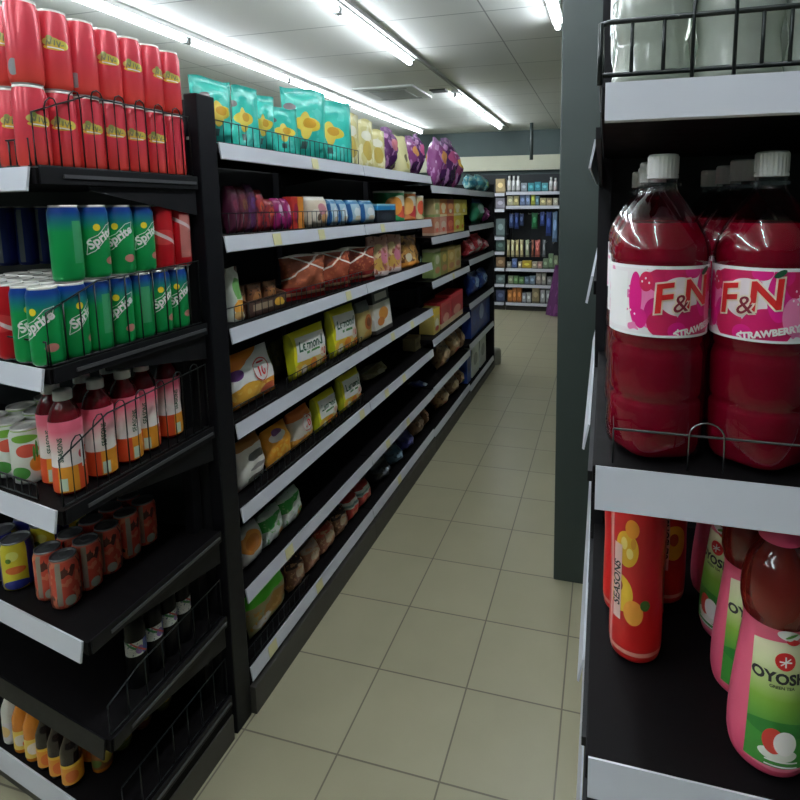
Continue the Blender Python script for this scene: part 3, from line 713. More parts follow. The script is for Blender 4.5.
for k, y in enumerate(low):
    loc = (-1.040, y, EZ[1]+.0005); rot = (0, 0, FACE+lrot[k]); lab = f'green and blue can, {ORD[k]} from the corner in the lower tier by the guard'
    if first: c1.location = loc; c1.rotation_euler = rot; tag(c1, lab, 'drink can', 'green cans on the second end-cap shelf'); first = False
    else: copy_thing(c1, loc, rot, lab)
for k, (y, rz) in enumerate([(.868, 3.0), (.932, .42), (.996, -.12), (1.055, .40)]):
    copy_thing(c1, (-1.040, y, EZ[1]+.1545), (0, 0, FACE+rz), f'green and blue can, {ORD[k]} from the front in the upper tier, second shelf')
for j in range(1, 5):
    for k in range(6):
        x = -1.040-.0565*j; y = .812+.056*k+SK*.0565*j
        if y > 1.135: continue
        if j == 2 and k == 0: continue
        copy_thing(c1, (x, y, EZ[1]+.0005), (0, 0, FACE+.3*j-.2*k), f'green can showing its silver lid, {ORD[k]} from the front in the {ORD[j]} row in')
cola = art('red_cola_can', (188, 18, 28), [('e', .5, .5, .2, .12, (214, 60, 60)), ('r', .12, .3, .15, .85, (216, 130, 120)), ('b', 0, .02, (190, 190, 190)), ('d', .6, .78, .84, (226, 200, 200))], .28, metal=.3, cyl=True)
c2 = make_can('tall_drink_can', .0275, .152, cola, SILVER)
c2.location = (-1.040-.0565*2, .812+SK*.113, EZ[1]+.0005); tag(c2, 'red cola can at the front edge of the second end-cap shelf beside the green cans', 'drink can', 'red cola cans on the second end-cap shelf')
copy_thing(c2, (-1.040, 1.114, EZ[1]+.1545), (0, 0, FACE+.2), 'red cola can in the upper tier right after the last green can')
copy_thing(c2, (-1.040, 1.172, EZ[1]+.1545), (0, 0, FACE+2.4), 'red cola can in the upper tier against the black post, ingredients side out')
blue = art('dark_blue_can', (30, 44, 110), [('r', .38, .46, .05, .95, (110, 116, 120)), ('r', .55, .7, .1, .9, (30, 40, 130)), ('r', .2, .28, .05, .95, (90, 96, 98))], .3, metal=.4, cyl=True)
c3 = make_can('tall_drink_can', .0275, .152, blue, SILVER); c3.location = (ony(6, 235, 1.10).x, 1.10, EZ[1]+.1545); c3.rotation_euler = (0, 0, .8)
tag(c3, 'dark blue drink can in the upper tier behind the silver lids, first from the left', 'drink can', 'dark blue cans at the back of the second end-cap shelf')
for k, (x, y) in enumerate([(ony(28, 235, 1.13).x, 1.13), (ony(46, 235, 1.16).x, 1.16)]):
    copy_thing(c3, (x, y, EZ[1]+.1545), (0, 0, .8+k), f'dark blue drink can in the upper tier behind the silver lids, {ORD[k+1]} from the left')
for j, x in enumerate((-1.322,)):
    for k in range(4): copy_thing(c1, (x, .862+.056*k, EZ[1]+.0005), (0, 0, .4*k), f'green can showing its silver lid, {ORD[k]} from the front in the sixth row in')
# pink and orange bottles, third shelf
def tea_bottle():
    r = empty('drink_bottle')
    prof = smooth_prof([(.024, 0), (.0285, .006), (.0295, .016), (.0295, .03), (.0285, .06), (.0275, .085), (.0288, .115), (.0292, .148), (.028, .163), (.022, .182), (.0150, .194), (.0145, .199)], 3)
    rf = rprof(prof); lm = art('pink_orange_label', (238, 104, 128), [('g', .86, .52, (240, 228, 220)), ('b', 0, .36, (232, 150, 40)), ('r', .55, 1, 0, .36, (226, 80, 40)), ('r', .0, .35, 0, .36, (226, 80, 40)), ('r', .36, .44, .02, .20, (206, 224, 200)), ('e', .6, .5, .03, .06, (200, 60, 70)), ('r', .60, .66, .3, .75, (236, 236, 230))], .35, cyl=True)
    rd = flat('red_tea', (122, 14, 26), .1, trans=.35)
    b = MB(); b.lathe(prof, rd, 32); b.build('bottle_body', r)
    l = MB(); l.lathe([(a+.0006, z) for a, z in prof if .008 < z < .160], lm, 32, cap0=False, cap1=False)
    text_on(l, on_cyl(rf, .0014), 'SEASONS', .0125, -.018, .10, GREENINK, PI/2, 0, .0003); l.build('label', r)
    c = MB(); c.lathe([(.0165, .198), (.0165, .216), (.0155, .218), (0, .218)], WHITECAP, 24); c.build('cap', r)
    return r
t0 = tea_bottle(); tag(t0, 'pink and orange tea bottle with white cap, nearest the front corner of the third shelf', 'bottle', 'tea bottles on the third end-cap shelf'); t0.location = (-1.062, .846, EZ[2]+.0005); t0.rotation_euler = (0, 0, FACE+.25)
for k, (x, y, rz) in enumerate([(-1.060, .920, .9), (-1.060, .990, 1.2), (-1.066, 1.050, .6), (-1.072, 1.132, 1.2)]):
    copy_thing(t0, (x, y, EZ[2]+.0005), (0, 0, FACE+rz), f'pink and orange tea bottle, {ORD[k+1]} from the front corner of the third shelf')
for k, (x, y, rz) in enumerate([(-1.126, .872, .3), (-1.126, .945, .8), (-1.128, 1.015, .1)]):
    copy_thing(t0, (x, y, EZ[2]+.0005), (0, 0, FACE+rz), f'pink and orange tea bottle in the second row in, {ORD[k]} from the front')
guava = art('white_fruit_can', (222, 226, 214), [('e', .52, .62, .10, .12, (226, 90, 70)), ('e', .60, .36, .07, .14, (240, 160, 60)), ('e', .5, .84, .12, .07, (120, 180, 60)), ('e', .44, .22, .09, .12, (70, 150, 60)), ('e', .60, .62, .012, .16, (60, 140, 50)), ('e', .575, .55, .012, .14, (80, 160, 60)), ('b', 0, .03, (180, 180, 178)), ('b', .96, 1, (150, 190, 80))], .3, metal=.2, cyl=True)
g0 = make_can('drink_can', .033, .122, guava, SILVER); g0.location = (-1.192, .864, EZ[2]+.0005); g0.rotation_euler = (0, 0, .7)
tag(g0, 'white fruit juice can with green rim at the front edge of the third shelf', 'drink can', 'white juice cans on the third end-cap shelf')
n = 1
for j in range(3):
    for k in range(3):
        if j == 0 and k == 0: continue
        copy_thing(g0, (-1.192-.067*j, .864+.067*k+SK*.067*j, EZ[2]+.0005), (0, 0, .7+k), f'white juice can, {ORD[k]} from the front, {ORD[j]} row left of the tea bottles'); n += 1
# fourth shelf
orange = art('orange_patterned_can', (214, 80, 60), [('n', 3.5, .55, (90, 46, 40)), ('n', 5, .58, (222, 120, 90)), ('r', .36, .42, .1, .95, (150, 140, 126)), ('e', .5, .17, .06, .10, (170, 176, 160)), ('b', 0, .03, (190, 90, 70)), ('b', .95, 1, (210, 110, 90))], .35, metal=.25, cyl=True)
o0 = make_can('drink_can', .0290, .117, orange, DARKLID)
pts = [(-1.155, .885, .3), (-1.160, .956, .5), (-1.164, 1.026, .2), (-1.166, 1.094, .8), (-1.168, 1.134 if False else 1.1625-.033+.0, .4)]
pts = [(-1.153-.003*k, .882+.0588*k, [.3, .5, .2, .8, .4][k]) for k in range(5)]
first = True
for k, (x, y, rz) in enumerate(pts):
    lab = f'orange patterned can with dark lid, {ORD[k]} from the front of the outer row, fourth shelf'
    if first: o0.location = (x, y, EZ[3]+.0005); o0.rotation_euler = (0, 0, FACE+rz); tag(o0, lab, 'drink can', 'orange cans on the fourth end-cap shelf'); first = False
    else: copy_thing(o0, (x, y, EZ[3]+.0005), (0, 0, FACE+rz), lab)
for k, (x, y) in enumerate([(-1.2125-.003*k, .894+.0588*k) for k in range(5)]):
    copy_thing(o0, (x, y, EZ[3]+.0005), (0, 0, FACE+k), f'orange patterned can, {ORD[k]} from the front of the second row, fourth shelf')
lemon = art('yellow_blue_can', (222, 206, 50), [('r', .62, 1, 0, 1, (40, 44, 130)), ('r', 0, .34, 0, 1, (40, 44, 130)), ('e', .5, .45, .10, .08, (226, 110, 50)), ('e', .5, .14, .14, .10, (50, 60, 150)), ('e', .48, .75, .06, .10, (230, 230, 120)), ('e', .44, .66, .03, .05, (90, 130, 40)), ('b', 0, .03, (210, 200, 60))], .3, metal=.25, cyl=True)
l0 = make_can('drink_can', .033, .117, lemon, DARKLID); l0.location = (-1.322, .905, EZ[3]+.0005); l0.rotation_euler = (0, 0, .75)
tag(l0, 'yellow and blue lemon drink can at the front edge of the fourth end-cap shelf', 'drink can', 'yellow cans on the fourth end-cap shelf')
for k, (x, y) in enumerate([(-1.324, .975), (-1.326, 1.045), (-1.392, .92), (-1.394, .99)]):
    copy_thing(l0, (x, y, EZ[3]+.0005), (0, 0, .75+k), f'yellow and blue lemon drink can behind the front one, {ORD[k]} of the ones further back')
# dark bottles behind the guard of the fifth shelf
def dark_bottle(lab_mat, hh=.19):
    r = empty('drink_bottle'); dk = flat('black_glass', (10, 10, 12), .35, spec=.15)
    prof = smooth_prof([(.022, 0), (.0225, .006), (.0225, .145), (.0195, .16), (.012, .175), (.0105, .195)], 3)
    b = MB(); b.lathe(prof, dk, 28); b.build('bottle_body', r)
    l = MB(); l.lathe([(.0231, .084), (.0231, .120)], lab_mat, 28, cap0=False, cap1=False); l.build('label', r)
    c = MB(); c.lathe([(.0125, .192), (.0125, .206), (0, .207)], flat('dark_cap', (40, 40, 44), .4), 20); c.build('cap', r); return r
dl = art('white_bottle_label', (206, 208, 206), [('d', 3, 1.9, 2.1, (40, 120, 60)), ('e', .55, .4, .06, .3, (130, 90, 160)), ('r', .6, .75, 0, 1, (50, 70, 150)), ('d', 4, 2.6, 2.75, (190, 60, 60)), ('n', 10, .62, (90, 100, 130))], .4, cyl=True)
d0 = dark_bottle(dl); tag(d0, 'small dark bottle with white label, first of those behind the fifth shelf guard', 'bottle', 'dark bottles on the fifth end-cap shelf'); d0.location = (-1.066, .968, EZ[4]+.0005); d0.rotation_euler = (0, 0, FACE)
for k, (x, y) in enumerate([(-1.064, 1.018), (-1.064, 1.065), (-1.062, 1.112)]):
    copy_thing(d0, (x, y, EZ[4]+.0005), (0, 0, FACE+.35*(k+1)), f'small dark bottle with white label, {ORD[k+1]} of those behind the fifth shelf guard')
# bottom shelf
ol = art('orange_bottle_label', (232, 150, 40), [('e', .5, .4, .1, .3, (226, 110, 40)), ('b', .85, 1, (240, 190, 60))], .4, cyl=True)
def sauce_bottle(body, capm, lm, name='sauce_bottle'):
    r = empty(name)
    prof = smooth_prof([(.020, 0), (.0225, .005), (.0225, .082), (.021, .098), (.012, .122), (.0105, .142)], 3)
    b = MB(); b.lathe(prof, body, 24); b.build('bottle_body', r)
    l = MB(); l.lathe([(.0231, .012), (.0231, .064)], lm, 24, cap0=False, cap1=False); l.build('label', r)
    c = MB(); c.lathe([(.0135, .138), (.0140, .156), (.013, .159), (0, .1595)], capm, 20); c.build('cap', r); return r
tan = flat('tan_cap', (224, 186, 130), .45)
s0 = sauce_bottle(flat('dark_brown_glass', (30, 18, 14), .12), tan, ol); tag(s0, 'small dark bottle with orange label, nearest the front corner, bottom shelf', 'bottle', 'dark bottles with orange labels on the bottom end-cap shelf')
s0.location = (-1.222, .904, EZ[5]+.0005); s0.rotation_euler = (0, 0, .8)
for k, (x, y) in enumerate([(-1.272, .913), (-1.321, .922)]):
    copy_thing(s0, (x, y, EZ[5]+.0005), (0, 0, .8), f'small dark bottle with orange label, {ORD[k+1]} from the front corner, bottom shelf')
for k, (x, y) in enumerate([(-1.226, .962), (-1.276, .970)]):
    copy_thing(s0, (x, y, EZ[5]+.0005), (0, 0, .8), f'small dark bottle with orange label in the row behind, {ORD[k]} from the corner')
yl = art('yellow_drink_label', (236, 200, 80), [('e', .5, .5, .12, .3, (226, 214, 200)), ('e', .6, .3, .08, .2, (226, 110, 50))], .4, cyl=True)
y0 = sauce_bottle(flat('orange_drink', (220, 130, 40), .2), flat('yellow_cap', (238, 206, 70), .4), yl, 'juice_bottle'); y0.location = (-1.374, .932, EZ[5]+.0005); y0.rotation_euler = (0, 0, .8)
tag(y0, 'small orange juice bottle with yellow cap, next to the dark bottom shelf bottles', 'bottle', 'orange juice bottles on the bottom end-cap shelf')
for k, (x, y, z) in enumerate([(-1.425, .942, 0), (-1.377, .988, 0), (-1.428, .997, 0)]):
    copy_thing(y0, (x, y, EZ[5]+.0005), (0, 0, .6+k), f'small orange juice bottle with yellow cap, {ORD[k]} beyond the one beside the dark bottles')
w1 = sauce_bottle(flat('milky_drink', (206, 206, 198), .3), WHITECAP, art('pale_label', (206, 200, 206), [('e', .5, .5, .1, .3, (226, 190, 120))], .4, cyl=True), 'milk_drink_bottle'); w1.location = (-1.477, .953, EZ[5]+.0005)
tag(w1, 'small milky white drink bottle at the left end of the bottom end-cap shelf', 'bottle')
for k, (x, y, c, nm) in enumerate([(-1.185, .952, (130, 76, 34), 'orange'), (-1.185, 1.01, (104, 110, 44), 'yellow green'), (-1.18, 1.07, (120, 56, 34), 'reddish'), (-1.17, 1.13, (96, 96, 44), 'olive')]):
    q = sauce_bottle(flat(nm+'_drink', c, .25), tan, art(nm+'_label', c, [('e', .6, .5, .1, .3, (200, 170, 70)), ('e', .4, .3, .1, .2, (90, 110, 50))], .4, cyl=True), 'juice_bottle'); q.location = (x, y, EZ[5]+.0005); q.rotation_euler = (0, 0, .8)
    tag(q, f'small {nm} drink bottle in the shadow behind the bottom end-cap guard', 'bottle')

# ------------------------------------------------------------------ goods: long gondola
FB = -1.032       # front line of goods on the gondola shelves
_first = {}
def goods(shape, name, cat, label, z, px0, px1, pyt, d, mat, xf=FB, tilt=0, stand=False, seed=0, group=None, wr=.004, h=None, prints=None, turn=0, gap=.97):
    fx = xf; xf = xf-d*.42 if shape == 'bag' else xf
    bot = proj((xf, onx((px0+px1)/2, pyt, xf).y, z))[1]
    pm = (pyt+bot)/2
    ya, yb_ = onx(px0, pm, xf).y, onx(px1, pm, xf).y
    ym = (ya+yb_)/2; e = .008+(.0 if shape != 'bag' else .004)
    for s0, s1, zz in ((B0, B2, ZA), (B2, B3, ZB), (B3, B4, ZD)):         # stay inside the bay the goods stand in
        if z in zz: ya, yb_ = max(ya, s0+e), min(yb_, s1-e)
    hh = h or max(.03, onx((px0+px1)/2, pyt, xf).z-z)
    w = (yb_-ya)*(gap if 'pack' not in name else .995)/math.cos(turn)
    if shape == 'bag': mb, fn = pouch(w, hh, d, mat, seed, stand, wr, name in ('chocolate_pack', 'biscuit_pack'))
    elif shape == 'box': mb, fn = carton(w, hh, d, mat)
    elif shape == 'tray': mb, fn = tray_box(w, hh, d, mat)
    elif shape == 'tin':
        r = w/2; mb = MB(); mb.lathe([(r*.97, 0), (r, .004), (r, .008), (r*.98, .010), (r*.98, hh-.010), (r, hh-.008), (r, hh-.003), (r*.97, hh)], mat, 28); fn = on_cyl(lambda q: r*.98); d = w
    if prints: prints(mb, fn, w, hh)
    o = mb.build(name, None, (fx-d/2, (ya+yb_)/2, z+.0008+(abs(math.sin(tilt))*d/2)), (-tilt, 0, PI/2+turn))
    tag(o, label, cat, group); return o, w, hh

# --- top shelf
def teal(n, sh=0):
    return art(f'teal_snack_bag_{n}', (52, 196, 176), [('n', 5, .62, (90, 212, 196)), ('e', .55+sh, .48, .30, .10, (236, 206, 70)), ('e', .52+sh, .46, .13, .19, (238, 210, 90)), ('e', .60+sh, .50, .13, .07, (216, 160, 50)), ('r', .44+sh, .56+sh, .14, .24, (70, 96, 92)), ('e', .25+sh, .70, .10, .05, (120, 110, 110)), ('g', .75, 1.3, (20, 140, 134))], .3, bump=.25)
Z = ZA[0]
for k, (a, b, t, d, sh, lab) in enumerate([
    (190, 226, 78, .08, .12, 'big teal snack bag rising just behind the top of the black post'),
    (238, 255, 88, .08, -.1, 'teal snack bag standing edge-on, first to the right of the black post'),
    (255, 271, 97, .08, -.05, 'narrow teal snack bag, second to the right of the black post'),
    (271, 292, 108, .06, .1, 'short teal snack bag with big yellow flower, slumped low in the row'),
    (292, 318, 90, .09, 0, 'tallest teal snack bag with yellow flower near the cream bags'),
    (318, 343, 102, .09, 0, 'teal snack bag standing directly beside the cream bags')]):
    goods('bag', 'snack_bag', 'snack bag', lab, Z, a, b, t, d*.75, teal(k, sh-.1), seed=k, stand=k % 2 == 1, group='teal snack bags on the top shelf', xf=FB-.005, wr=.005, turn=-.42)
cream = lambda n: art(f'cream_snack_bag_{n}', (206, 196, 130), [('n', 4, .55, (226, 220, 176)), ('e', .5, .35, .25, .2, (196, 170, 80)), ('e', .5, .65, .3, .1, (230, 226, 206))], .35, bump=.3)
for k, (a, b, t, lab) in enumerate([(343, 355, 113, 'dull brown and cream snack bag touching the last teal bag'), (361, 370, 120, 'golden cream snack bag just before the shelf joint'),
                                    (371, 381, 130, 'pale cream snack bag leaning before the first purple bag')]):
    goods('bag', 'snack_bag', 'snack bag', lab, Z, a, b, t, .06, cream(k), seed=20+k, stand=True, group='cream snack bags on the top shelf', xf=FB-.01, turn=-.4)
def purple(n): return art(f'purple_snack_bag_{n}', [(96, 50, 100), (128, 62, 116), (86, 44, 92), (146, 66, 112)][n % 4], [('n', 5, .58, (176, 120, 170)), ('e', .5, .60, .28, .13, [(206, 120, 130), (220, 150, 90), (200, 90, 140), (226, 176, 80)][n % 4]), ('e', .5, .25, .3, .12, (70, 30, 80)), ('g', .8, 1.1, (190, 150, 200))], .25, bump=.5)
for k, (a, b, t, lab) in enumerate([(382, 394, 128, 'purple snack bag between the cream bag and the cream pointed bag'), (406, 419, 137, 'purple snack bag right of the cream pointed bag'),
                                    (419, 431, 137, 'purple snack bag at the end of the second bay, before the step')]):
    goods('bag', 'snack_bag', 'snack bag', lab, Z, a, b, t, .10, purple(k), seed=30+k, group='purple snack bags on the top shelf', wr=.008, xf=FB-.02)
goods('bag', 'snack_bag', 'snack bag', 'cream pointed snack bag standing alone between purple bags', Z, 395, 407, 136, .10, art('cream_pointed_bag', (226, 218, 160), [('e', .5, .4, .14, .1, (120, 110, 70)), ('e', .55, .2, .12, .08, (200, 180, 80))], .35, bump=.2), seed=40, stand=True, xf=FB)
Z = ZB[0]
for k, (a, b, t, lab) in enumerate([(434, 442, 139, 'purple snack bag first after the step in the top shelf'), (442, 453, 139, 'purple and pink snack bag with orange print, second after the step'),
                                    (453, 463, 150, 'purple and silver snack bag, last before the cyan packs')]):
    goods('bag', 'snack_bag', 'snack bag', lab, Z, a, b, t, .12, purple(k+1), seed=50+k, group='purple snack bags on the top shelf', wr=.010, xf=FB-.01)
Z = ZD[0]
for k, (a, b, t, lab) in enumerate([(467, 475, 175, 'cyan pack, nearest the purple bags on the top shelf'), (475, 483, 175, 'cyan pack in the middle of the three at the far end'), (483, 490, 178, 'pale cyan pack at the far end of the top shelf')]):
    goods('bag', 'snack_bag', 'snack bag', lab, Z, a, b, t, .10, art(f'cyan_pack_{k}', (80, 166, 180), [('n', 6, .5, (170, 210, 200)), ('e', .5, .5, .3, .2, [(60, 140, 170), (90, 180, 190), (170, 210, 150)][k])], .35, bump=.3), seed=60+k, group='cyan packs on the top shelf', wr=.006)

# --- second shelf
Z = ZA[1]
mar = lambda n: art(f'maroon_pack_{n}', [(86, 32, 56), (96, 34, 46), (78, 32, 76), (150, 42, 48)][n % 4], [('e', .5, .6, .25, .12, [(120, 50, 70), (120, 80, 50), (90, 50, 110), (190, 80, 50)][n % 4]), ('n', 6, .6, (90, 44, 60))], .35, bump=.2)
for k, (a, b, t, lab) in enumerate([(226, 235, 186, 'dark maroon pack beside the black post on the second shelf'), (235, 244, 186, 'dark maroon pack, second from the black post on the second shelf'), (244, 252, 184, 'dark purple pack, third from the black post on the second shelf'),
                                    (252, 261, 190, 'dark maroon pack behind the guard before the red pack'), (261, 272, 199, 'dark red pack leaning beside the magenta packs')]):
    goods('bag', 'chocolate_pack', 'snack pack', lab, Z, a, b, t, .05, mar(k if k < 4 else 3), seed=70+k, group='dark packs on the second shelf', xf=FB-.02, wr=.002)
mg = art('magenta_pack', (150, 24, 96), [('e', .6, .6, .25, .18, (206, 180, 200)), ('r', .8, .92, 0, 1, (206, 200, 206)), ('e', .4, .25, .2, .12, (110, 20, 80))], .3, bump=.15)
for k, (a, b, lab) in enumerate([(275, 283, 'narrow magenta pack with white edge, left of the other magenta one'), (284, 292, 'narrow magenta pack with white edge, beside the orange pack')]):
    goods('bag', 'chocolate_pack', 'snack pack', lab, Z, a, b, 199, .04, mg, seed=76+k, group='magenta packs on the second shelf', wr=.001, tilt=.15)
goods('box', 'chocolate_pack', 'snack pack', 'red and orange pack beside the magenta packs on the second shelf', Z, 293, 304, 197, .04, art('red_orange_pack', (196, 50, 40), [('r', .45, 1, 0, 1, (226, 140, 50)), ('e', .3, .5, .2, .3, (150, 20, 60))], .35))
goods('bag', 'chocolate_pack', 'snack pack', 'cream and pink pack behind the small wire guard on the second shelf', Z, 306, 327, 197, .05, art('cream_pink_pack', (222, 206, 180), [('e', .3, .35, .18, .22, (236, 226, 206)), ('e', .6, .55, .2, .2, (206, 130, 140)), ('e', .7, .25, .15, .15, (206, 150, 90)), ('e', .45, .3, .1, .12, (90, 60, 40)), ('b', .85, 1, (236, 230, 216))], .35, bump=.1), seed=80, wr=.002, tilt=.1)
bl = lambda n: art(f'blue_white_pack_{n}', (170, 200, 214), [('r', 0, .16, 0, 1, (30, 90, 150)), ('e', .55, .45, .25, .2, (226, 232, 236)), ('e', .6, .2, .25, .1, (206, 190, 160)), ('b', .8, .92, (60, 130, 176))], .3, bump=.1)
for k, (a, b, lab) in enumerate([(328, 337, 'blue and white pack right of the cream pink pack'), (337, 346, 'blue and white pack, second after the cream pink pack'), (348, 360, 'blue and white pack leaning at the joint of two shelf units'), (361, 374, 'blue and white pack just past the shelf joint')]):
    goods('bag', 'chocolate_pack', 'snack pack', lab, Z, a, b, 200+k*.4, .05, bl(k), seed=82+k, group='blue and white packs on the second shelf', wr=.002, tilt=.15)
goods('box', 'biscuit_box', 'box', 'dark box with a bright blue top beside the round tins', Z, 377, 396, 204, .07, art('dark_blue_top_box', (30, 34, 44), [('b', .66, .90, (40, 140, 200)), ('b', .9, 1, (150, 206, 226)), ('e', .5, .3, .3, .2, (50, 56, 66))], .35), xf=FB-.02)
tin = lambda n: art(f'round_tin_{n}', [(40, 140, 80), (210, 120, 60), (206, 190, 140)][n], [('e', .5, .55, .14, .30, (232, 226, 200)), ('e', .56, .3, .14, .2, [(206, 70, 50), (196, 40, 50), (90, 140, 70)][n]), ('e', .42, .5, .1, .3, [(236, 150, 60), (236, 170, 90), (226, 90, 60)][n]), ('b', .93, 1, (230, 226, 210))], .35, cyl=True)
for k, (a, b, t, lab) in enumerate([(398, 409, 191, 'green round tin at the right half of the second shelf'), (410, 420, 192, 'orange round tin beside the green tin on the second shelf')]):
    o, w, h = goods('tin', 'round_tin', 'tin', lab, Z, a, b, t, .1, tin(k), group='round tins on the second shelf', turn=-.3)
Z = ZB[1]
BOXC = [((206, 186, 130), (150, 170, 100)), ((226, 140, 60), (240, 220, 170)), ((196, 100, 60), (230, 150, 90)), ((222, 196, 70), (236, 226, 160)), ((214, 186, 40), (236, 220, 90))]
for k, (a, b) in enumerate([(434, 440), (440, 447), (447, 454), (454, 461), (461, 467)]):
    for t in (0, 1):
        c1_, c2_ = BOXC[k] if t else [((206, 130, 100), (226, 190, 160)), ((226, 160, 140), (236, 210, 190)), ((196, 60, 50), (226, 120, 90)), ((224, 200, 60), (240, 226, 150)), ((212, 190, 40), (236, 216, 90))][k]
        cn = [['tan and pink', 'pale pink', 'red', 'yellow', 'bright yellow'], ['cream and green', 'orange', 'brown orange', 'pale yellow', 'yellow']][t][k]
        hh = .115
        goods('box', 'biscuit_box', 'box', f'{cn} carton, {ORD[k]} column from the left, {"upper" if t else "lower"} tier of the third bay', Z+(.1165 if t else 0), a, b, 200, .08,
              art(f'carton_{k}_{t}', c1_, [('e', .5, .55, .35, .22, c2_), ('b', 0, .14, c2_), ('e', .5, .3, .2, .12, (226, 90, 60) if t == 0 else (236, 230, 200))], .45), h=hh, group='two tiers of cartons on the second shelf of the third bay', xf=FB-.005, gap=.96)
goods('tin', 'round_tin', 'tin', 'cream and green round tin at the end of the second shelf beside the cartons', ZA[1], 421, 430, 196, .1, tin(2), group='round tins on the second shelf')
Z = ZD[1]
goods('bag', 'snack_bag', 'snack bag', 'green and white bag on the second shelf of the far bay', Z, 472, 481, 199, .12, art('green_white_bag', (60, 150, 110), [('e', .5, .6, .3, .2, (190, 226, 216)), ('e', .5, .25, .3, .15, (40, 120, 60)), ('b', .8, 1, (40, 60, 110))], .3, bump=.3), seed=90, wr=.006)
goods('bag', 'snack_bag', 'snack bag', 'magenta bag slumped at the far end of the second shelf', Z, 483, 493, 206, .12, art('magenta_bag', (120, 40, 96), [('e', .5, .5, .3, .3, (190, 110, 160)), ('n', 5, .6, (70, 26, 60))], .3, bump=.4), seed=91, wr=.010)

# --- third shelf
Z = ZA[2]
goods('bag', 'snack_bag', 'snack bag', 'green and white nut pouch beside the black post on the third shelf', Z, 227, 240, 268, .07, art('nut_pouch', (206, 214, 196), [('e', .5, .6, .3, .2, (110, 170, 90)), ('e', .5, .25, .35, .14, (222, 150, 50)), ('r', .75, 1, 0, 1, (90, 50, 34)), ('e', .4, .1, .3, .08, (190, 150, 90))], .35, bump=.1), seed=95, stand=True)
nut = art('brown_display_tray', (104, 66, 46), [('b', .0, .62, (74, 48, 38)), ('e', .80, .32, .12, .16, (226, 166, 50)), ('r', .14, .62, .2, .44, (150, 130, 104)), ('e', .88, .25, .06, .1, (226, 180, 60))], .5)
o, w, h = goods('tray', 'display_tray', 'tray', 'brown cardboard display tray of snacks on the third shelf near the post', Z, 246, 287, 287, .10, nut, xf=FB-.004)
for k in range(3):
    mb, fn = pouch(.075, .085, .03, art('brown_snack_sachet', (120, 76, 48), [('e', .5, .5, .3, .2, (160, 106, 60)), ('n', 6, .6, (50, 32, 26))], .35), 100+k, False, .002)
    q = mb.build('snack_sachet', None, (o.location.x+.0, o.location.y+(k-1)*.085, o.location.z+.0045), (0, 0, PI/2))
    tag(q, f'brown snack sachet standing in the cardboard tray, {ORD[k]} from the black post', 'snack pack', 'sachets in the brown display tray')
bag = lambda n: art(f'brown_red_bag_{n}', [(160, 84, 58), (168, 80, 56), (150, 66, 50)][n], [('w', 9, .34, .35, .85, (186, 96, 62)), ('b', 0, .30, (156, 34, 34)), ('b', .10, .18, (206, 150, 110)), ('d', .5, 1.05, 1.09, (236, 220, 206)), ('d', -.6, .42, .46, (226, 206, 190)), ('b', .94, 1, (220, 206, 196))], .18, bump=.6)  # pale diagonal streaks paint shiny highlights of the clear film into the colour
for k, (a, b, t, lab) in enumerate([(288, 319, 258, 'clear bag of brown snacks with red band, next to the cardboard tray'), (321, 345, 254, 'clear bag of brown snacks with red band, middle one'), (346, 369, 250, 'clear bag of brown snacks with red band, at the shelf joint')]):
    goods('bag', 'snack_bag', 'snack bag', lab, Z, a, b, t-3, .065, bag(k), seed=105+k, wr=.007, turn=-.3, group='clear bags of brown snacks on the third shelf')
pk = lambda n: art(f'pink_pouch_{n}', (206, 150, 130), [('e', .5, .62, .25, .18, (226, 196, 140)), ('e', .5, .3, .3, .16, (206, 160, 70)), ('e', .7, .5, .15, .2, (206, 120, 140)), ('b', 0, .12, (226, 206, 200)), ('n', 7, .62, (160, 90, 70))], .3, bump=.3)
for k, (a, b, t, lab) in enumerate([(371, 384, 238, 'pink and tan snack pouch just past the third shelf joint'), (385, 397, 236, 'pink and tan snack pouch beside the golden twist bag')]):
    goods('bag', 'snack_bag', 'snack bag', lab, Z, a, b, t-1, .06, pk(k), seed=110+k, turn=-.35, stand=True, group='pink snack pouches on the third shelf')
goods('bag', 'snack_bag', 'snack bag', 'golden snack bag with twisted dark swirls on the third shelf', Z, 398, 417, 236, .10, art('golden_twist_bag', (196, 140, 70), [('n', 5, .54, (110, 66, 36)), ('n', 9, .62, (226, 180, 100)), ('b', 0, .16, (232, 150, 60)), ('e', .3, .3, .14, .14, (226, 214, 190))], .28, bump=.5), seed=113, stand=True, wr=.006)
goods('tin', 'round_tin', 'tin', 'grey green round tin at the end of the third shelf beside the green cartons', Z-.0, 421, 429, 256, .1, art('grey_green_tin', (90, 120, 106), [('e', .5, .5, .2, .2, (140, 166, 150))], .4, cyl=True), xf=FB-.03)
Z = ZB[2]
for k, (a, b, c1_, c2_, cn) in enumerate([(434, 441, (150, 170, 100), (206, 206, 170), 'green and white'), (441, 448, (150, 140, 70), (206, 176, 90), 'olive'), (448, 455, (206, 170, 90), (230, 206, 140), 'golden'), (455, 461, (200, 176, 120), (176, 150, 70), 'tan')]):
    goods('box', 'biscuit_box', 'box', f'tall {cn} carton on the third shelf of the third bay', Z, a, b, 249-k*1.2, .08, art(f'tall_carton_{k}', c1_, [('e', .5, .62, .3, .16, c2_), ('e', .5, .25, .35, .12, (196, 130, 90)), ('b', .9, 1, c2_)], .45), group='tall cartons on the third shelf of the third bay', gap=.96)
Z = ZD[2]
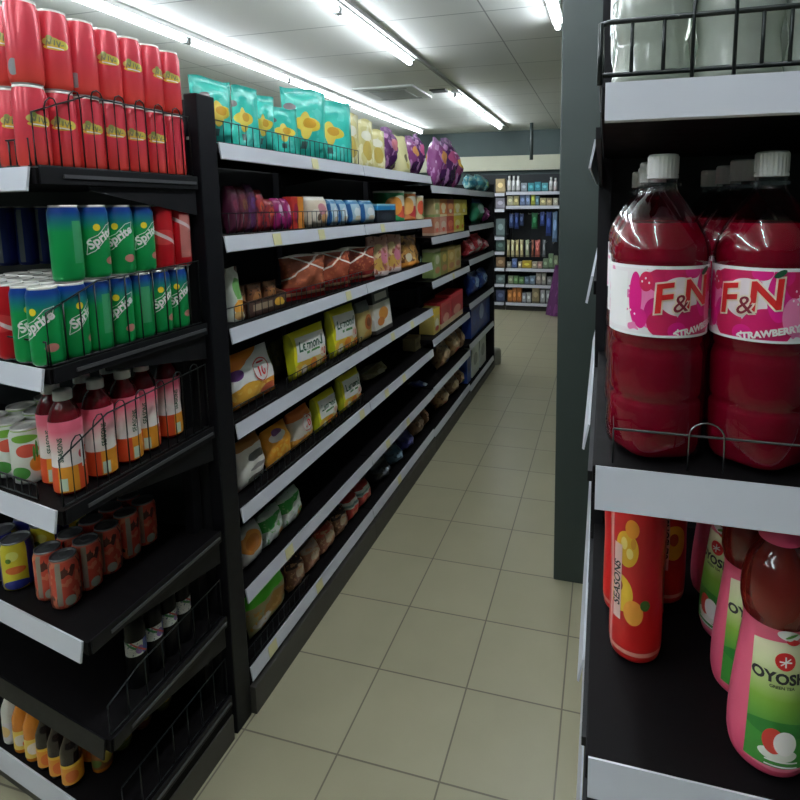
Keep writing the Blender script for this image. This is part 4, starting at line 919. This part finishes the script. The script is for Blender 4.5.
for k, (a, b, t, lab) in enumerate([(464, 471, 240, 'red and white bag on the third shelf of the far bay, nearest'), (471, 479, 234, 'red and white bag in the middle of the far bay'), (479, 487, 238, 'dark red bag at the far end of the third shelf')]):
    goods('bag', 'snack_bag', 'snack bag', lab, Z, a, b, t, .12, art(f'red_bag_{k}', [(190, 40, 46), (196, 50, 60), (150, 30, 50)][k], [('e', .5, .6, .3, .2, (226, 190, 190)), ('n', 5, .58, (220, 90, 100)), ('e', .4, .25, .2, .12, (226, 216, 210))], .3, bump=.4), seed=115+k, group='red bags on the far third shelf', wr=.008)

# --- fourth shelf
Z = ZA[3]
def ten_print(mb, fn, w, h):
    disc_on(mb, fn, w*.10, h*.56, h*.24, h*.24, PAPER, 24)
    pts = [(w*.10+h*.225*math.cos(2*PI*i/28), h*.56+h*.225*math.sin(2*PI*i/28)) for i in range(29)]
    f2 = lambda x, z: tuple(Vector(fn(x, z))+Vector((0, -.0006, 0)))
    for p_, q_ in zip(pts, pts[1:]): line_on(mb, f2, p_, q_, h*.022, REDINK, 1)
    text_on(mb, f2, '10', h*.27, w*.10, h*.52, REDINK, 0, 0, h*.008)
    line_on(mb, f2, (w*.10-h*.10, h*.71), (w*.10+h*.10, h*.71), h*.035, REDINK, 3)
tenbag = art('orange_white_ten_pack', (238, 238, 232), [('d', -.5, .62, 1.2, (236, 140, 40)), ('b', .0, .32, (232, 150, 40)), ('e', .3, .25, .3, .16, (240, 176, 60)), ('w', 7, .4, .05, .3, (246, 196, 90)), ('e', .12, .62, .12, .10, (110, 60, 130)), ('e', .75, .14, .2, .1, (206, 90, 60))], .32, bump=.15)
o, w, h = goods('bag', 'biscuit_pack', 'biscuit pack', 'orange and white biscuit pack with big 10, beside the post on the fourth shelf', Z, 231, 276, 352, .06, tenbag, seed=120, wr=.003, prints=ten_print, tilt=.2, group='orange biscuit packs with a red 10')
for k, (a, b) in enumerate([(258, 270), (272, 285)]):
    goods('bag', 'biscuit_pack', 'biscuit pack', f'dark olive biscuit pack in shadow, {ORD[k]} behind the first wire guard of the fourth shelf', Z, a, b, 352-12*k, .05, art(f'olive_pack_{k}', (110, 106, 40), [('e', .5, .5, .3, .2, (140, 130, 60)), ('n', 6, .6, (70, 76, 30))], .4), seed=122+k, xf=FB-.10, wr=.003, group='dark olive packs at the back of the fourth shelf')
def lemon_print(mb, fn, w, h):
    f2 = lambda x, z: tuple(Vector(fn(x, z))+Vector((0, -.0006, 0)))
    pts = [(-.36, .36), (.38, .30), (.40, .84), (-.34, .88)]
    n = 8
    vs = []
    for j in range(n+1):
        for i in range(n+1):
            s, t = i/n, j/n
            lo = Vector(pts[0]).lerp(Vector(pts[1]), s); hi = Vector(pts[3]).lerp(Vector(pts[2]), s); p = lo.lerp(hi, t)
            vs.append(fn(p.x*w, p.y*h))
    mb.add(vs, [(j*(n+1)+i, j*(n+1)+i+1, (j+1)*(n+1)+i+1, (j+1)*(n+1)+i) for j in range(n) for i in range(n)], PAPER)
    text_on(mb, f2, 'Lemond', w*.185, .0, h*.64, GREENINK, -.02, .15, w*.005)
    text_on(mb, f2, 'Lemon Puff', w*.09, .0, h*.48, GREENINK, -.02, .15, w*.001) if False else line_on(mb, f2, (-w*.15, h*.49), (w*.20, h*.48), h*.05, flat('leaf_green_print', (70, 140, 60), .45))
    f3 = lambda x, z: tuple(Vector(fn(x, z))+Vector((0, -.0011, 0)))
    for u_, v_, r_, c_ in ((.30, .36, .17, CREAMINK), (.02, .20, .15, ORANGEINK), (-.22, .16, .12, CREAMINK), (.34, .13, .12, ORANGEINK)):
        disc_on(mb, f2, u_*w, v_*h, r_*h, r_*h*.8, c_, 18)
    text_on(mb, f3, '10', w*.14, w*.28, h*.36, REDINK, 0, 0, w*.004)
lem = lambda n: art(f'yellow_lemon_pack_{n}', (240, 230, 40), [('e', .75, .2, .25, .14, (236, 206, 120)), ('e', .3, .22, .2, .12, (240, 190, 60)), ('w', 8, .3, .05, .28, (240, 220, 90)), ('r', 0, .1, 0, 1, (176, 180, 20))], .35, bump=.1)
LG = 'yellow lemon biscuit packs'
goods('bag', 'biscuit_pack', 'biscuit pack', 'yellow lemon biscuit pack, left of the two on the fourth shelf', Z, 288, 327, 329, .05, lem(0), seed=125, wr=.002, prints=lemon_print, tilt=.1, group=LG)
goods('bag', 'biscuit_pack', 'biscuit pack', 'yellow lemon biscuit pack, right of the two on the fourth shelf', Z, 329, 357, 308, .05, lem(1), seed=126, wr=.002, prints=lemon_print, tilt=.1, group=LG)
goods('bag', 'biscuit_pack', 'biscuit pack', 'brown and grey biscuit pack right of the lemon packs', Z, 359, 371, 302, .05, art('brown_grey_pack', (196, 176, 110), [('e', .6, .45, .3, .2, (180, 96, 40)), ('e', .6, .45, .18, .12, (120, 60, 30)), ('b', .75, 1, (110, 116, 110)), ('e', .5, .15, .3, .1, (206, 160, 70))], .35), seed=127, wr=.002, tilt=.1)
goods('box', 'biscuit_box', 'box', 'tall white and black biscuit box standing alone on the fourth shelf', Z, 376, 393, 290, .05, art('white_black_box', (216, 212, 200), [('b', .7, 1, (50, 48, 46)), ('r', .15, .85, .76, .92, (200, 196, 186)), ('e', .55, .42, .28, .15, (226, 150, 60)), ('e', .35, .26, .2, .1, (206, 120, 50)), ('b', 0, .10, (60, 54, 50))], .4), tilt=.12)
Z = ZB[3]
goods('box', 'biscuit_box', 'box', 'yellow and white carton on the fourth shelf of the third bay', Z, 434, 440, 308, .10, art('yellow_white_carton', (206, 180, 90), [('e', .5, .4, .3, .2, (236, 226, 200)), ('b', .7, 1, (226, 190, 50)), ('e', .5, .2, .3, .1, (196, 60, 50))], .45))
for k, (a, b, t, lab) in enumerate([(441, 451, 301, 'red carton beside the yellow one, fourth shelf of the third bay'), (451, 463, 292, 'pinkish red carton at the end of the fourth shelf, third bay')]):
    goods('box', 'biscuit_box', 'box', lab, Z, a, b, t, .12, art(f'red_carton_{k}', (190, 40, 50), [('e', .5, .35, .3, .18, (226, 150, 130)), ('b', 0, .2, (222, 190, 150)), ('b', .85, 1, (206, 60, 66))], .4), group='red cartons in the third bay')
for k, (a, b) in enumerate([(415, 420), (420.5, 425.5)]):
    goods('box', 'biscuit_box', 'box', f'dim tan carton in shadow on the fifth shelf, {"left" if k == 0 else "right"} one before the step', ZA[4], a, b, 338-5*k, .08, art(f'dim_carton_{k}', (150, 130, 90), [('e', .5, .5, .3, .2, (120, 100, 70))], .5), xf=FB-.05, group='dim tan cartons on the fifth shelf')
Z = ZD[3]
bb = lambda n: art(f'blue_bag_{n}', (34, 54, 120), [('e', .5, .55, .22, .2, (150, 176, 206)), ('n', 5, .62, (60, 90, 160)), ('e', .5, .2, .3, .12, (26, 40, 96))], .3, bump=.3)
for k, (a, b, t, lab) in enumerate([(468, 476, 272, 'dark blue bag with pale emblem, nearest in the far bay'), (477, 485, 268, 'dark blue bag with pale emblem, further one in the far bay')]):
    goods('bag', 'snack_bag', 'snack bag', lab, Z, a, b, t, .12, bb(k), seed=130+k, group='dark blue bags in the far bay', wr=.005)

# --- fifth shelf
Z = ZA[4]
goods('bag', 'biscuit_pack', 'biscuit pack', 'long white and brown biscuit pack beside the post on the fifth shelf', Z, 237, 264, 440, .06, art('white_brown_pack', (226, 222, 210), [('b', .82, 1, (190, 130, 60)), ('e', .6, .6, .3, .1, (120, 120, 116)), ('e', .6, .35, .3, .05, (150, 146, 140)), ('r', .2, .8, .1, .2, (110, 100, 90))], .35, bump=.15), seed=140, wr=.003, tilt=.15)
goods('bag', 'biscuit_pack', 'biscuit pack', 'orange biscuit pack with oranges on it, second from the post on the fifth shelf', Z, 266, 290, 427, .06, art('orange_fruit_pack', (240, 160, 50), [('e', .5, .3, .35, .25, (236, 150, 30)), ('w', 6, .4, .05, .5, (240, 180, 70)), ('e', .4, .75, .3, .14, (226, 222, 216)), ('e', .4, .85, .2, .08, (120, 70, 130))], .35, bump=.15), seed=141, wr=.003, tilt=.15)
goods('bag', 'biscuit_pack', 'biscuit pack', 'orange and white biscuit pack with big 10 on the fifth shelf', Z, 291, 312, 410, .06, art('orange_white_ten_pack_2', (214, 206, 190), [('b', .75, 1, (226, 120, 50)), ('b', 0, .25, (226, 150, 50)), ('w', 7, .4, .02, .28, (240, 180, 80))], .35, bump=.1), seed=142, wr=.002, prints=ten_print, tilt=.15, group='orange biscuit packs with a red 10')
goods('bag', 'biscuit_pack', 'biscuit pack', 'yellow lemon biscuit pack, left of the two on the fifth shelf', Z, 314, 337, 394, .05, lem(2), seed=143, wr=.002, prints=lemon_print, tilt=.12, group=LG)
goods('bag', 'biscuit_pack', 'biscuit pack', 'yellow lemon biscuit pack, right of the two on the fifth shelf', Z, 339, 361, 374, .05, lem(3), seed=144, wr=.002, prints=lemon_print, tilt=.12, group=LG)
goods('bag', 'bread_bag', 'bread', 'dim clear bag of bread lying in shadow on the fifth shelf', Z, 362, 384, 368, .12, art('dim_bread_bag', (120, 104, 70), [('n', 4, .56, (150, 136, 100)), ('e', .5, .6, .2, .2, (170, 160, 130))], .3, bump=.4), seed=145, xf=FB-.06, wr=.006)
Z = ZB[4]
br = lambda n: art(f'bread_bag_{n}', [(150, 116, 80), (170, 126, 84), (136, 104, 76), (160, 120, 90)][n % 4], [('n', 5, .56, (110, 76, 52)), ('e', .5, .6, .3, .18, (196, 166, 126)), ('e', .5, .3, .2, .1, [(60, 70, 130), (190, 70, 50), (120, 90, 60), (70, 110, 70)][n % 4])], .28, bump=.4)
for k, (a, b, t, lab) in enumerate([(437, 446, 344, 'brown bread bag on the fifth shelf of the third bay, nearest'), (447, 456, 332, 'brown bread bag with red print, middle of the fifth shelf'), (457, 467, 323, 'tan bread bag at the far end of the fifth shelf')]):
    goods('bag', 'bread_bag', 'bread', lab, Z, a, b, t, .12, br(k), seed=150+k, wr=.006, group='bread bags on the fifth shelf of the third bay')
Z = ZD[4]
for k, (a, b, t) in enumerate([(471, 478, 305), (478, 485, 299), (485, 492, 294)]):
    goods('box', 'detergent_box', 'box', f'tall {"blue and white" if k == 1 else "blue"} pack in the far bay, {ORD[k]} from the step', Z, a, b, t, .08, art(f'tall_blue_pack_{k}', (36, 60, 136), [('e', .5, .6, .3, .25, (150, 170, 206) if k == 1 else (50, 80, 160)), ('b', .85, 1, (26, 40, 100))], .4), group='tall blue packs in the far bay')

# --- sixth shelf
Z = ZA[5]
goods('bag', 'biscuit_pack', 'biscuit pack', 'white biscuit pack with big orange cookie beside the post on the sixth shelf', Z, 240, 260, 527, .07, art('cookie_pack', (206, 206, 200), [('e', .4, .62, .42, .30, (206, 130, 50)), ('e', .4, .62, .3, .2, (190, 110, 40)), ('b', 0, .1, (190, 190, 186))], .35, bump=.1), seed=160, wr=.002, tilt=.1)
gw = lambda n: art(f'green_white_pack_{n}', (206, 214, 206), [('d', -.4, .45, .8, (50, 150, 60)), ('b', .85, 1, (190, 206, 190)), ('e', .75, .22, .2, .16, (206, 140, 60)), ('e', .3, .25, .2, .1, (226, 230, 226)), ('n', 6, .64, (120, 180, 110))], .32, bump=.2)
for k, (a, b, t, lab) in enumerate([(262, 280, 510, 'green and white biscuit pack, left one on the sixth shelf'), (281, 299, 492, 'green and white biscuit pack, right one on the sixth shelf')]):
    goods('bag', 'biscuit_pack', 'biscuit pack', lab, Z, a, b, t, .07, gw(k), seed=161+k, wr=.003, tilt=.1, group='green and white packs on the sixth shelf')
goods('bag', 'bread_bag', 'bread', 'blue and white pack at the far end of the sixth shelf before the step', Z, 421, 429, 378, .12, art('blue_white_bread', (40, 60, 130), [('e', .5, .6, .3, .2, (190, 200, 206))], .3, bump=.2), seed=163, xf=FB-.02)

# --- bottom shelf
Z = ZA[6]
goods('bag', 'biscuit_pack', 'biscuit pack', 'bright green biscuit pack beside the post on the bottom shelf', Z, 248, 285, 580, .07, art('bright_green_pack', (176, 170, 120), [('b', .66, 1, (90, 230, 40)), ('e', .6, .4, .35, .2, (196, 140, 60)), ('e', .25, .25, .2, .12, (206, 200, 190)), ('w', 7, .35, .1, .55, (206, 160, 80))], .35, bump=.15), seed=170, wr=.003, tilt=.12)
bw = lambda n: art(f'brown_wafer_pack_{n}', [(140, 96, 74), (186, 126, 100), (160, 100, 74)][n % 3], [('e', .5, .6, .3, .2, (200, 180, 150)), ('b', .8, 1, [(60, 40, 34), (190, 170, 150), (196, 80, 60)][n % 3]), ('n', 7, .6, (200, 150, 110))], .28, bump=.4)
for k, (a, b, t, lab) in enumerate([(288, 302, 560, 'brown wafer pack, first right of the bright green pack'), (303, 317, 545, 'brown wafer pack, second right of the bright green pack'), (318, 332, 528, 'dark brown wafer pack with silver shine on the bottom shelf'), (333, 345, 512, 'orange brown wafer pack before the red packs, bottom shelf')]):
    goods('bag', 'biscuit_pack', 'biscuit pack', lab, Z, a, b, t, .07, bw(k), seed=171+k, wr=.003, tilt=.1, group='brown wafer packs on the bottom shelf')
rw = lambda n: art(f'red_white_pack_{n}', (190, 60, 54), [('b', .55, .85, (200, 210, 206)), ('b', .62, .72, (110, 150, 150)), ('e', .5, .25, .3, .14, (206, 120, 90))], .3, bump=.25)
for k, (a, b, t, lab) in enumerate([(346, 356, 496, 'red and white biscuit pack, left one on the bottom shelf'), (357, 368, 484, 'red and white biscuit pack, right one beside the shelf joint')]):
    goods('bag', 'biscuit_pack', 'biscuit pack', lab, Z, a, b, t, .07, rw(k), seed=176+k, wr=.003, tilt=.1, group='red and white packs on the bottom shelf')
for k, (a, b, t, cn, c_) in enumerate([(372, 386, 463, 'black and grey', (40, 44, 52)), (387, 398, 448, 'blue and white', (70, 100, 120)), (399, 409, 434, 'deep blue', (40, 40, 110)), (410, 419, 414, 'brown', (130, 94, 70)), (420, 429, 400, 'tan', (150, 110, 84))]):
    goods('bag', 'bread_bag', 'bread', f'{cn} pack on the bottom shelf, {ORD[k]} past the first shelf joint', Z, a, b, t, .12, art(f'bottom_bag_{k}', c_, [('e', .5, .6, .3, .14, tuple(min(255, x+70) for x in c_)), ('n', 5, .6, tuple(int(x*.7) for x in c_))], .3, bump=.4), seed=180+k, wr=.006, group='assorted bags on the bottom shelf of the second bay')
Z = ZB[5]
for k, (a, b, t, lab) in enumerate([(436, 445, 390, 'brown bread bag on the bottom shelf of the third bay, nearest'), (446, 455, 378, 'brown bread bag in the middle of the bottom shelf, third bay'), (456, 465, 366, 'pale bread bag at the far end of the bottom shelf, third bay')]):
    goods('bag', 'bread_bag', 'bread', lab, Z, a, b, t, .12, br(k+1), seed=190+k, wr=.006, group='bread bags on the bottom shelf of the third bay')
Z = ZD[5]
for k, (a, b, t, cn, c_) in enumerate([(467, 471, 352, 'blue', (40, 70, 150)), (472, 479, 343, 'white and grey', (190, 196, 190)), (480, 486, 334, 'pale grey', (170, 176, 176))]):
    goods('box', 'detergent_box', 'box', f'{cn} pack on the bottom shelf of the far bay', Z, a, b, t, .10, art(f'far_bottom_pack_{k}', c_, [('e', .5, .5, .3, .2, tuple(int(x*.7) for x in c_))], .4), group='packs on the bottom shelf of the far bay')

# ------------------------------------------------------------------ shelving along the back wall
YW = 7.90
WZ = [1.716, 1.518, .624, .389, .122]
def wall_unit(x0, x1, zs, y, label, hooks=()):
    r = empty('wall_shelf_unit', (x0, y, 0)); w = x1-x0
    MB().box(0, w, .42, .44, 0, 1.98, flat('dark_wall_panel', (34, 40, 44), .6)).build('back_panel', r)
    for x in (.012, w-.012): MB().box(x-.012, x+.012, .40, .42, 0, 1.98, BLACK).build('upright', r)
    MB().box(0, w, .05, .40, 0, .05, KICK).build('kick_plate', r)
    for z in zs:
        s = MB().box(.002, w-.002, .004, .40, z-.03, z-.001, flat('grey_shelf', (60, 62, 66), .5)).build('shelf', r)
        MB().sweep(STRIP_PROF, (.004, .003, z), (w-.004, .003, z), (0, -1, 0), STRIP).build('price_strip', s)
    for z in hooks:
        for k in range(8):
            x = .08+k*(w-.16)/7
            MB().tube([(x, .40, z), (x, .12, z), (x, .10, z+.012)], .004, SILVER, 5).build('hook', r)
    return tag(r, label, 'shelving')
wall_unit(-1.385, -.40, WZ, YW, 'dark wall shelving with white strips and hanging packs at the back of the shop', (1.40, .985))
wall_unit(-2.1, -1.40, [1.70, 1.475, 1.075, .86, .622, .39, .12], YW, 'narrow slice of wall shelving beside the gondola end at the back of the shop')
_wn = {}
def wall_item(px0, px1, pyt, z, c, cn, noun, shelf, kind='box', d=.10, y=None, hang=None):
    y = y or YW+.03
    xa, xb = ony(px0, pyt, y).x, ony(px1, pyt, y).x; w = (xb-xa)*.95
    h = max(.04, ony(px0, pyt, y).z-z) if hang is None else hang
    k = _wn[shelf] = _wn.get(shelf, -1)+1
    c2_ = tuple(min(255, int(x*1.25+20)) for x in c)
    mt = art(f'wall_{noun}_{shelf}_{k}', c, [('e', .5, .55, .3, .18, c2_), ('b', 0, .12, tuple(int(x*.7) for x in c))], .45)
    nm = noun.replace(' ', '_')
    if kind == 'box': mb = MB().box(-w/2, w/2, 0, d, 0, h, mt, .002)
    elif kind == 'bottle':
        r_ = w/2; mb = MB().lathe([(r_*.9, 0), (r_, .01), (r_, h*.66), (r_*.5, h*.8), (r_*.45, h*.84)], mt, 14, c=(0, r_)); mb.lathe([(r_*.55, h*.84), (r_*.55, h), (0, h)], WHITECAP, 12, c=(0, r_))
    else: mb, _ = pouch(w, h, .04, mt, k, False, .003)
    o = mb.build(nm, None, ((xa+xb)/2, y, z+.001))
    tag(o, f'{cn} {noun}, {ORD[k]} from the left {shelf}', noun, f'goods {shelf}')
A = 'on the top back wall shelf'
for a, b, t, c, cn, n_, kd in [(507, 511, 176, (214, 214, 206), 'white', 'bottle', 'bottle'), (511.5, 515.5, 176, (206, 208, 204), 'white', 'bottle', 'bottle'), (516, 520, 176, (214, 214, 210), 'pale', 'bottle', 'bottle'), (521, 527, 183, (150, 160, 170), 'grey', 'packet', 'box'),
    (528, 534, 183, (60, 150, 160), 'teal', 'packet', 'box'), (534.5, 541, 182, (50, 140, 156), 'teal', 'packet', 'box'), (541.5, 548, 183, (80, 160, 170), 'pale teal', 'packet', 'box'), (549, 553, 177, (200, 200, 196), 'white', 'bottle', 'bottle'), (553.5, 557.5, 178, (206, 190, 190), 'pinkish', 'bottle', 'bottle')]:
    wall_item(a, b, t, WZ[0], c, cn, n_, A, kd)
A = 'on the second back wall shelf'
for a, b, t, c, cn in [(507, 513, 196, (190, 186, 150), 'cream'), (513.5, 519, 196, (176, 166, 110), 'mustard'), (520, 525, 195, (110, 130, 170), 'blue'), (525.5, 530, 195, (120, 140, 176), 'pale blue'), (531, 535, 193, (170, 180, 60), 'lime'), (535.5, 539, 196, (110, 150, 160), 'grey blue'), (540, 546, 198, (190, 180, 130), 'cream'), (546.5, 552, 198, (186, 170, 130), 'tan'), (553, 558, 198, (196, 190, 170), 'pale')]:
    wall_item(a, b, t, WZ[1], c, cn, 'carton', A)
A = 'hanging on the upper back wall hooks'
for a, b, t, bt, c, cn in [(509, 514, 214, 228, (60, 80, 130), 'dusky blue'), (514.5, 519, 213, 229, (50, 74, 140), 'blue'), (519.5, 524, 214, 226, (60, 76, 120), 'grey blue'), (531.5, 538, 213, 229, (40, 120, 70), 'green'), (540, 545, 212, 226, (60, 80, 150), 'blue'), (546, 552, 212, 236, (40, 66, 140), 'deep blue'), (552.5, 558, 212, 242, (110, 140, 180), 'pale blue')]:
    zt = ony(a, t, YW+.1).z; zb = ony(a, bt, YW+.1).z
    wall_item(a, b, t, zb, c, cn, 'packet', A, 'bag', y=YW+.10, hang=zt-zb)
A = 'hanging on the lower back wall hooks'
for a, b, c, cn in [(506.8, 510, (206, 196, 146), 'cream'), (511, 514.5, (210, 200, 150), 'cream'), (515.5, 519, (206, 186, 130), 'sandy'), (520, 523.5, (210, 196, 146), 'cream'), (525.5, 529.5, (196, 206, 170), 'pale green'), (531.5, 534, (150, 90, 70), 'brown'), (535, 540.5, (200, 100, 90), 'coral'), (542.5, 546, (130, 136, 140), 'grey')]:
    zt = ony(a, 240, YW+.1).z; zb = ony(a, 257, YW+.1).z
    wall_item(a, b, 240, zb, c, cn, 'sachet', A, 'bag', y=YW+.10, hang=zt-zb)
A = 'on the middle back wall shelf'
for a, b, t, c, cn in [(507, 511, 262, (150, 150, 140), 'grey'), (512, 517, 259, (90, 110, 160), 'blue'), (518, 521.5, 262, (196, 180, 150), 'cream'), (522, 531.5, 261, (206, 176, 60), 'yellow'), (532, 537, 262, (180, 170, 150), 'beige'), (537.5, 542, 262, (190, 150, 140), 'pink'), (543, 548, 259, (130, 150, 120), 'sage'), (548.5, 553, 254, (120, 146, 110), 'green'), (553.5, 558, 256, (140, 150, 120), 'olive')]:
    wall_item(a, b, t, WZ[2], c, cn, 'jar', A)
A = 'on the fourth back wall shelf'
for a, b, t, c, cn in [(508, 513, 276, (150, 160, 130), 'sage'), (513.5, 518, 276, (110, 150, 100), 'green'), (518.5, 524, 277, (100, 140, 90), 'green'), (524.5, 529, 277, (110, 130, 150), 'blue'), (529.5, 535, 276, (130, 150, 170), 'pale blue'), (536, 541, 273, (170, 160, 150), 'beige'), (541.5, 546, 273, (170, 166, 156), 'pale'), (547, 552, 277, (140, 140, 140), 'grey'), (552.5, 557, 277, (150, 150, 146), 'grey')]:
    wall_item(a, b, t, WZ[3], c, cn, 'tub', A)
A = 'on the bottom back wall shelf'
for a, b, t, c, cn in [(507.5, 512, 290, (206, 130, 70), 'orange'), (512.5, 516.5, 288, (206, 126, 66), 'orange'), (517, 521.5, 288, (200, 120, 60), 'orange'), (522, 526, 293, (176, 180, 190), 'pale blue'), (526.5, 531, 293, (190, 190, 190), 'white'), (532, 539.5, 288, (150, 136, 100), 'khaki'), (540.5, 545, 290, (190, 190, 190), 'white'), (546, 550.5, 290, (176, 180, 180), 'grey'), (551, 556, 290, (190, 186, 180), 'pale')]:
    wall_item(a, b, t, WZ[4], c, cn, 'box', A)
A = 'in the narrow wall shelving beside the gondola end'
for a, b, t, z, c, cn, n_ in [(495.5, 505, 179, 1.70, (196, 170, 120), 'tan', 'box'), (495.5, 505, 198, 1.475, (150, 146, 160), 'greyish', 'box'), (496, 505, 219, 1.075, (110, 130, 130), 'dull green', 'box'), (496, 505, 240, .86, (70, 96, 90), 'dark green', 'box'), (496, 505, 257, .622, (140, 110, 80), 'brown', 'box'), (496, 505, 275, .39, (110, 130, 130), 'grey green', 'box'), (496, 505, 290, .12, (70, 80, 110), 'dark blue', 'box')]:
    wall_item(a, b, t, z, c, cn, n_, A)
# purple cloth beside the pillar
mb = MB(); n = 14; H0 = .70
vs = []
for j in range(9):
    t = j/8; z = H0*(1-t)+.004
    for i in range(n):
        a = 2*PI*i/n; rr = (.05+.12*t)*(1+.12*math.cos(4*a+t))
        vs.append((rr*math.cos(a), rr*.6*math.sin(a), z))
mb.add(vs, [(j*n+i, j*n+(i+1) % n, (j+1)*n+(i+1) % n, (j+1)*n+i) for j in range(8) for i in range(n)]+[tuple(range(n))], art('purple_cloth', (96, 40, 96), [('n', 5, .6, (120, 56, 120))], .7), True)
tag(mb.build('draped_cloth', None, (-.60, 7.70, 0)), 'purple draped cloth standing on the floor just left of the pillar', 'cloth')

# ------------------------------------------------------------------ camera and surroundings
cam = bpy.data.cameras.new('camera'); co = bpy.data.objects.new('camera', cam); COL.objects.link(co)
M = Matrix((CR, -CD, -_f)).transposed().to_4x4(); M.translation = CAM; co.matrix_world = M
cam.sensor_fit = 'HORIZONTAL'; cam.sensor_width = 36; cam.lens = F_PX/800*36
cam.shift_x = (400-CX)/800; cam.shift_y = (CY-400)/800; cam.clip_start = .02
bpy.context.scene.camera = co
w = bpy.data.worlds.new('world'); bpy.context.scene.world = w; w.use_nodes = True
w.node_tree.nodes['Background'].inputs[0].default_value = (.5, .55, .55, 1); w.node_tree.nodes['Background'].inputs[1].default_value = .05
bpy.context.scene.view_settings.view_transform = 'Standard'
bpy.context.scene.view_settings.exposure = 1.55
bpy.context.scene.view_settings.gamma = 1.08
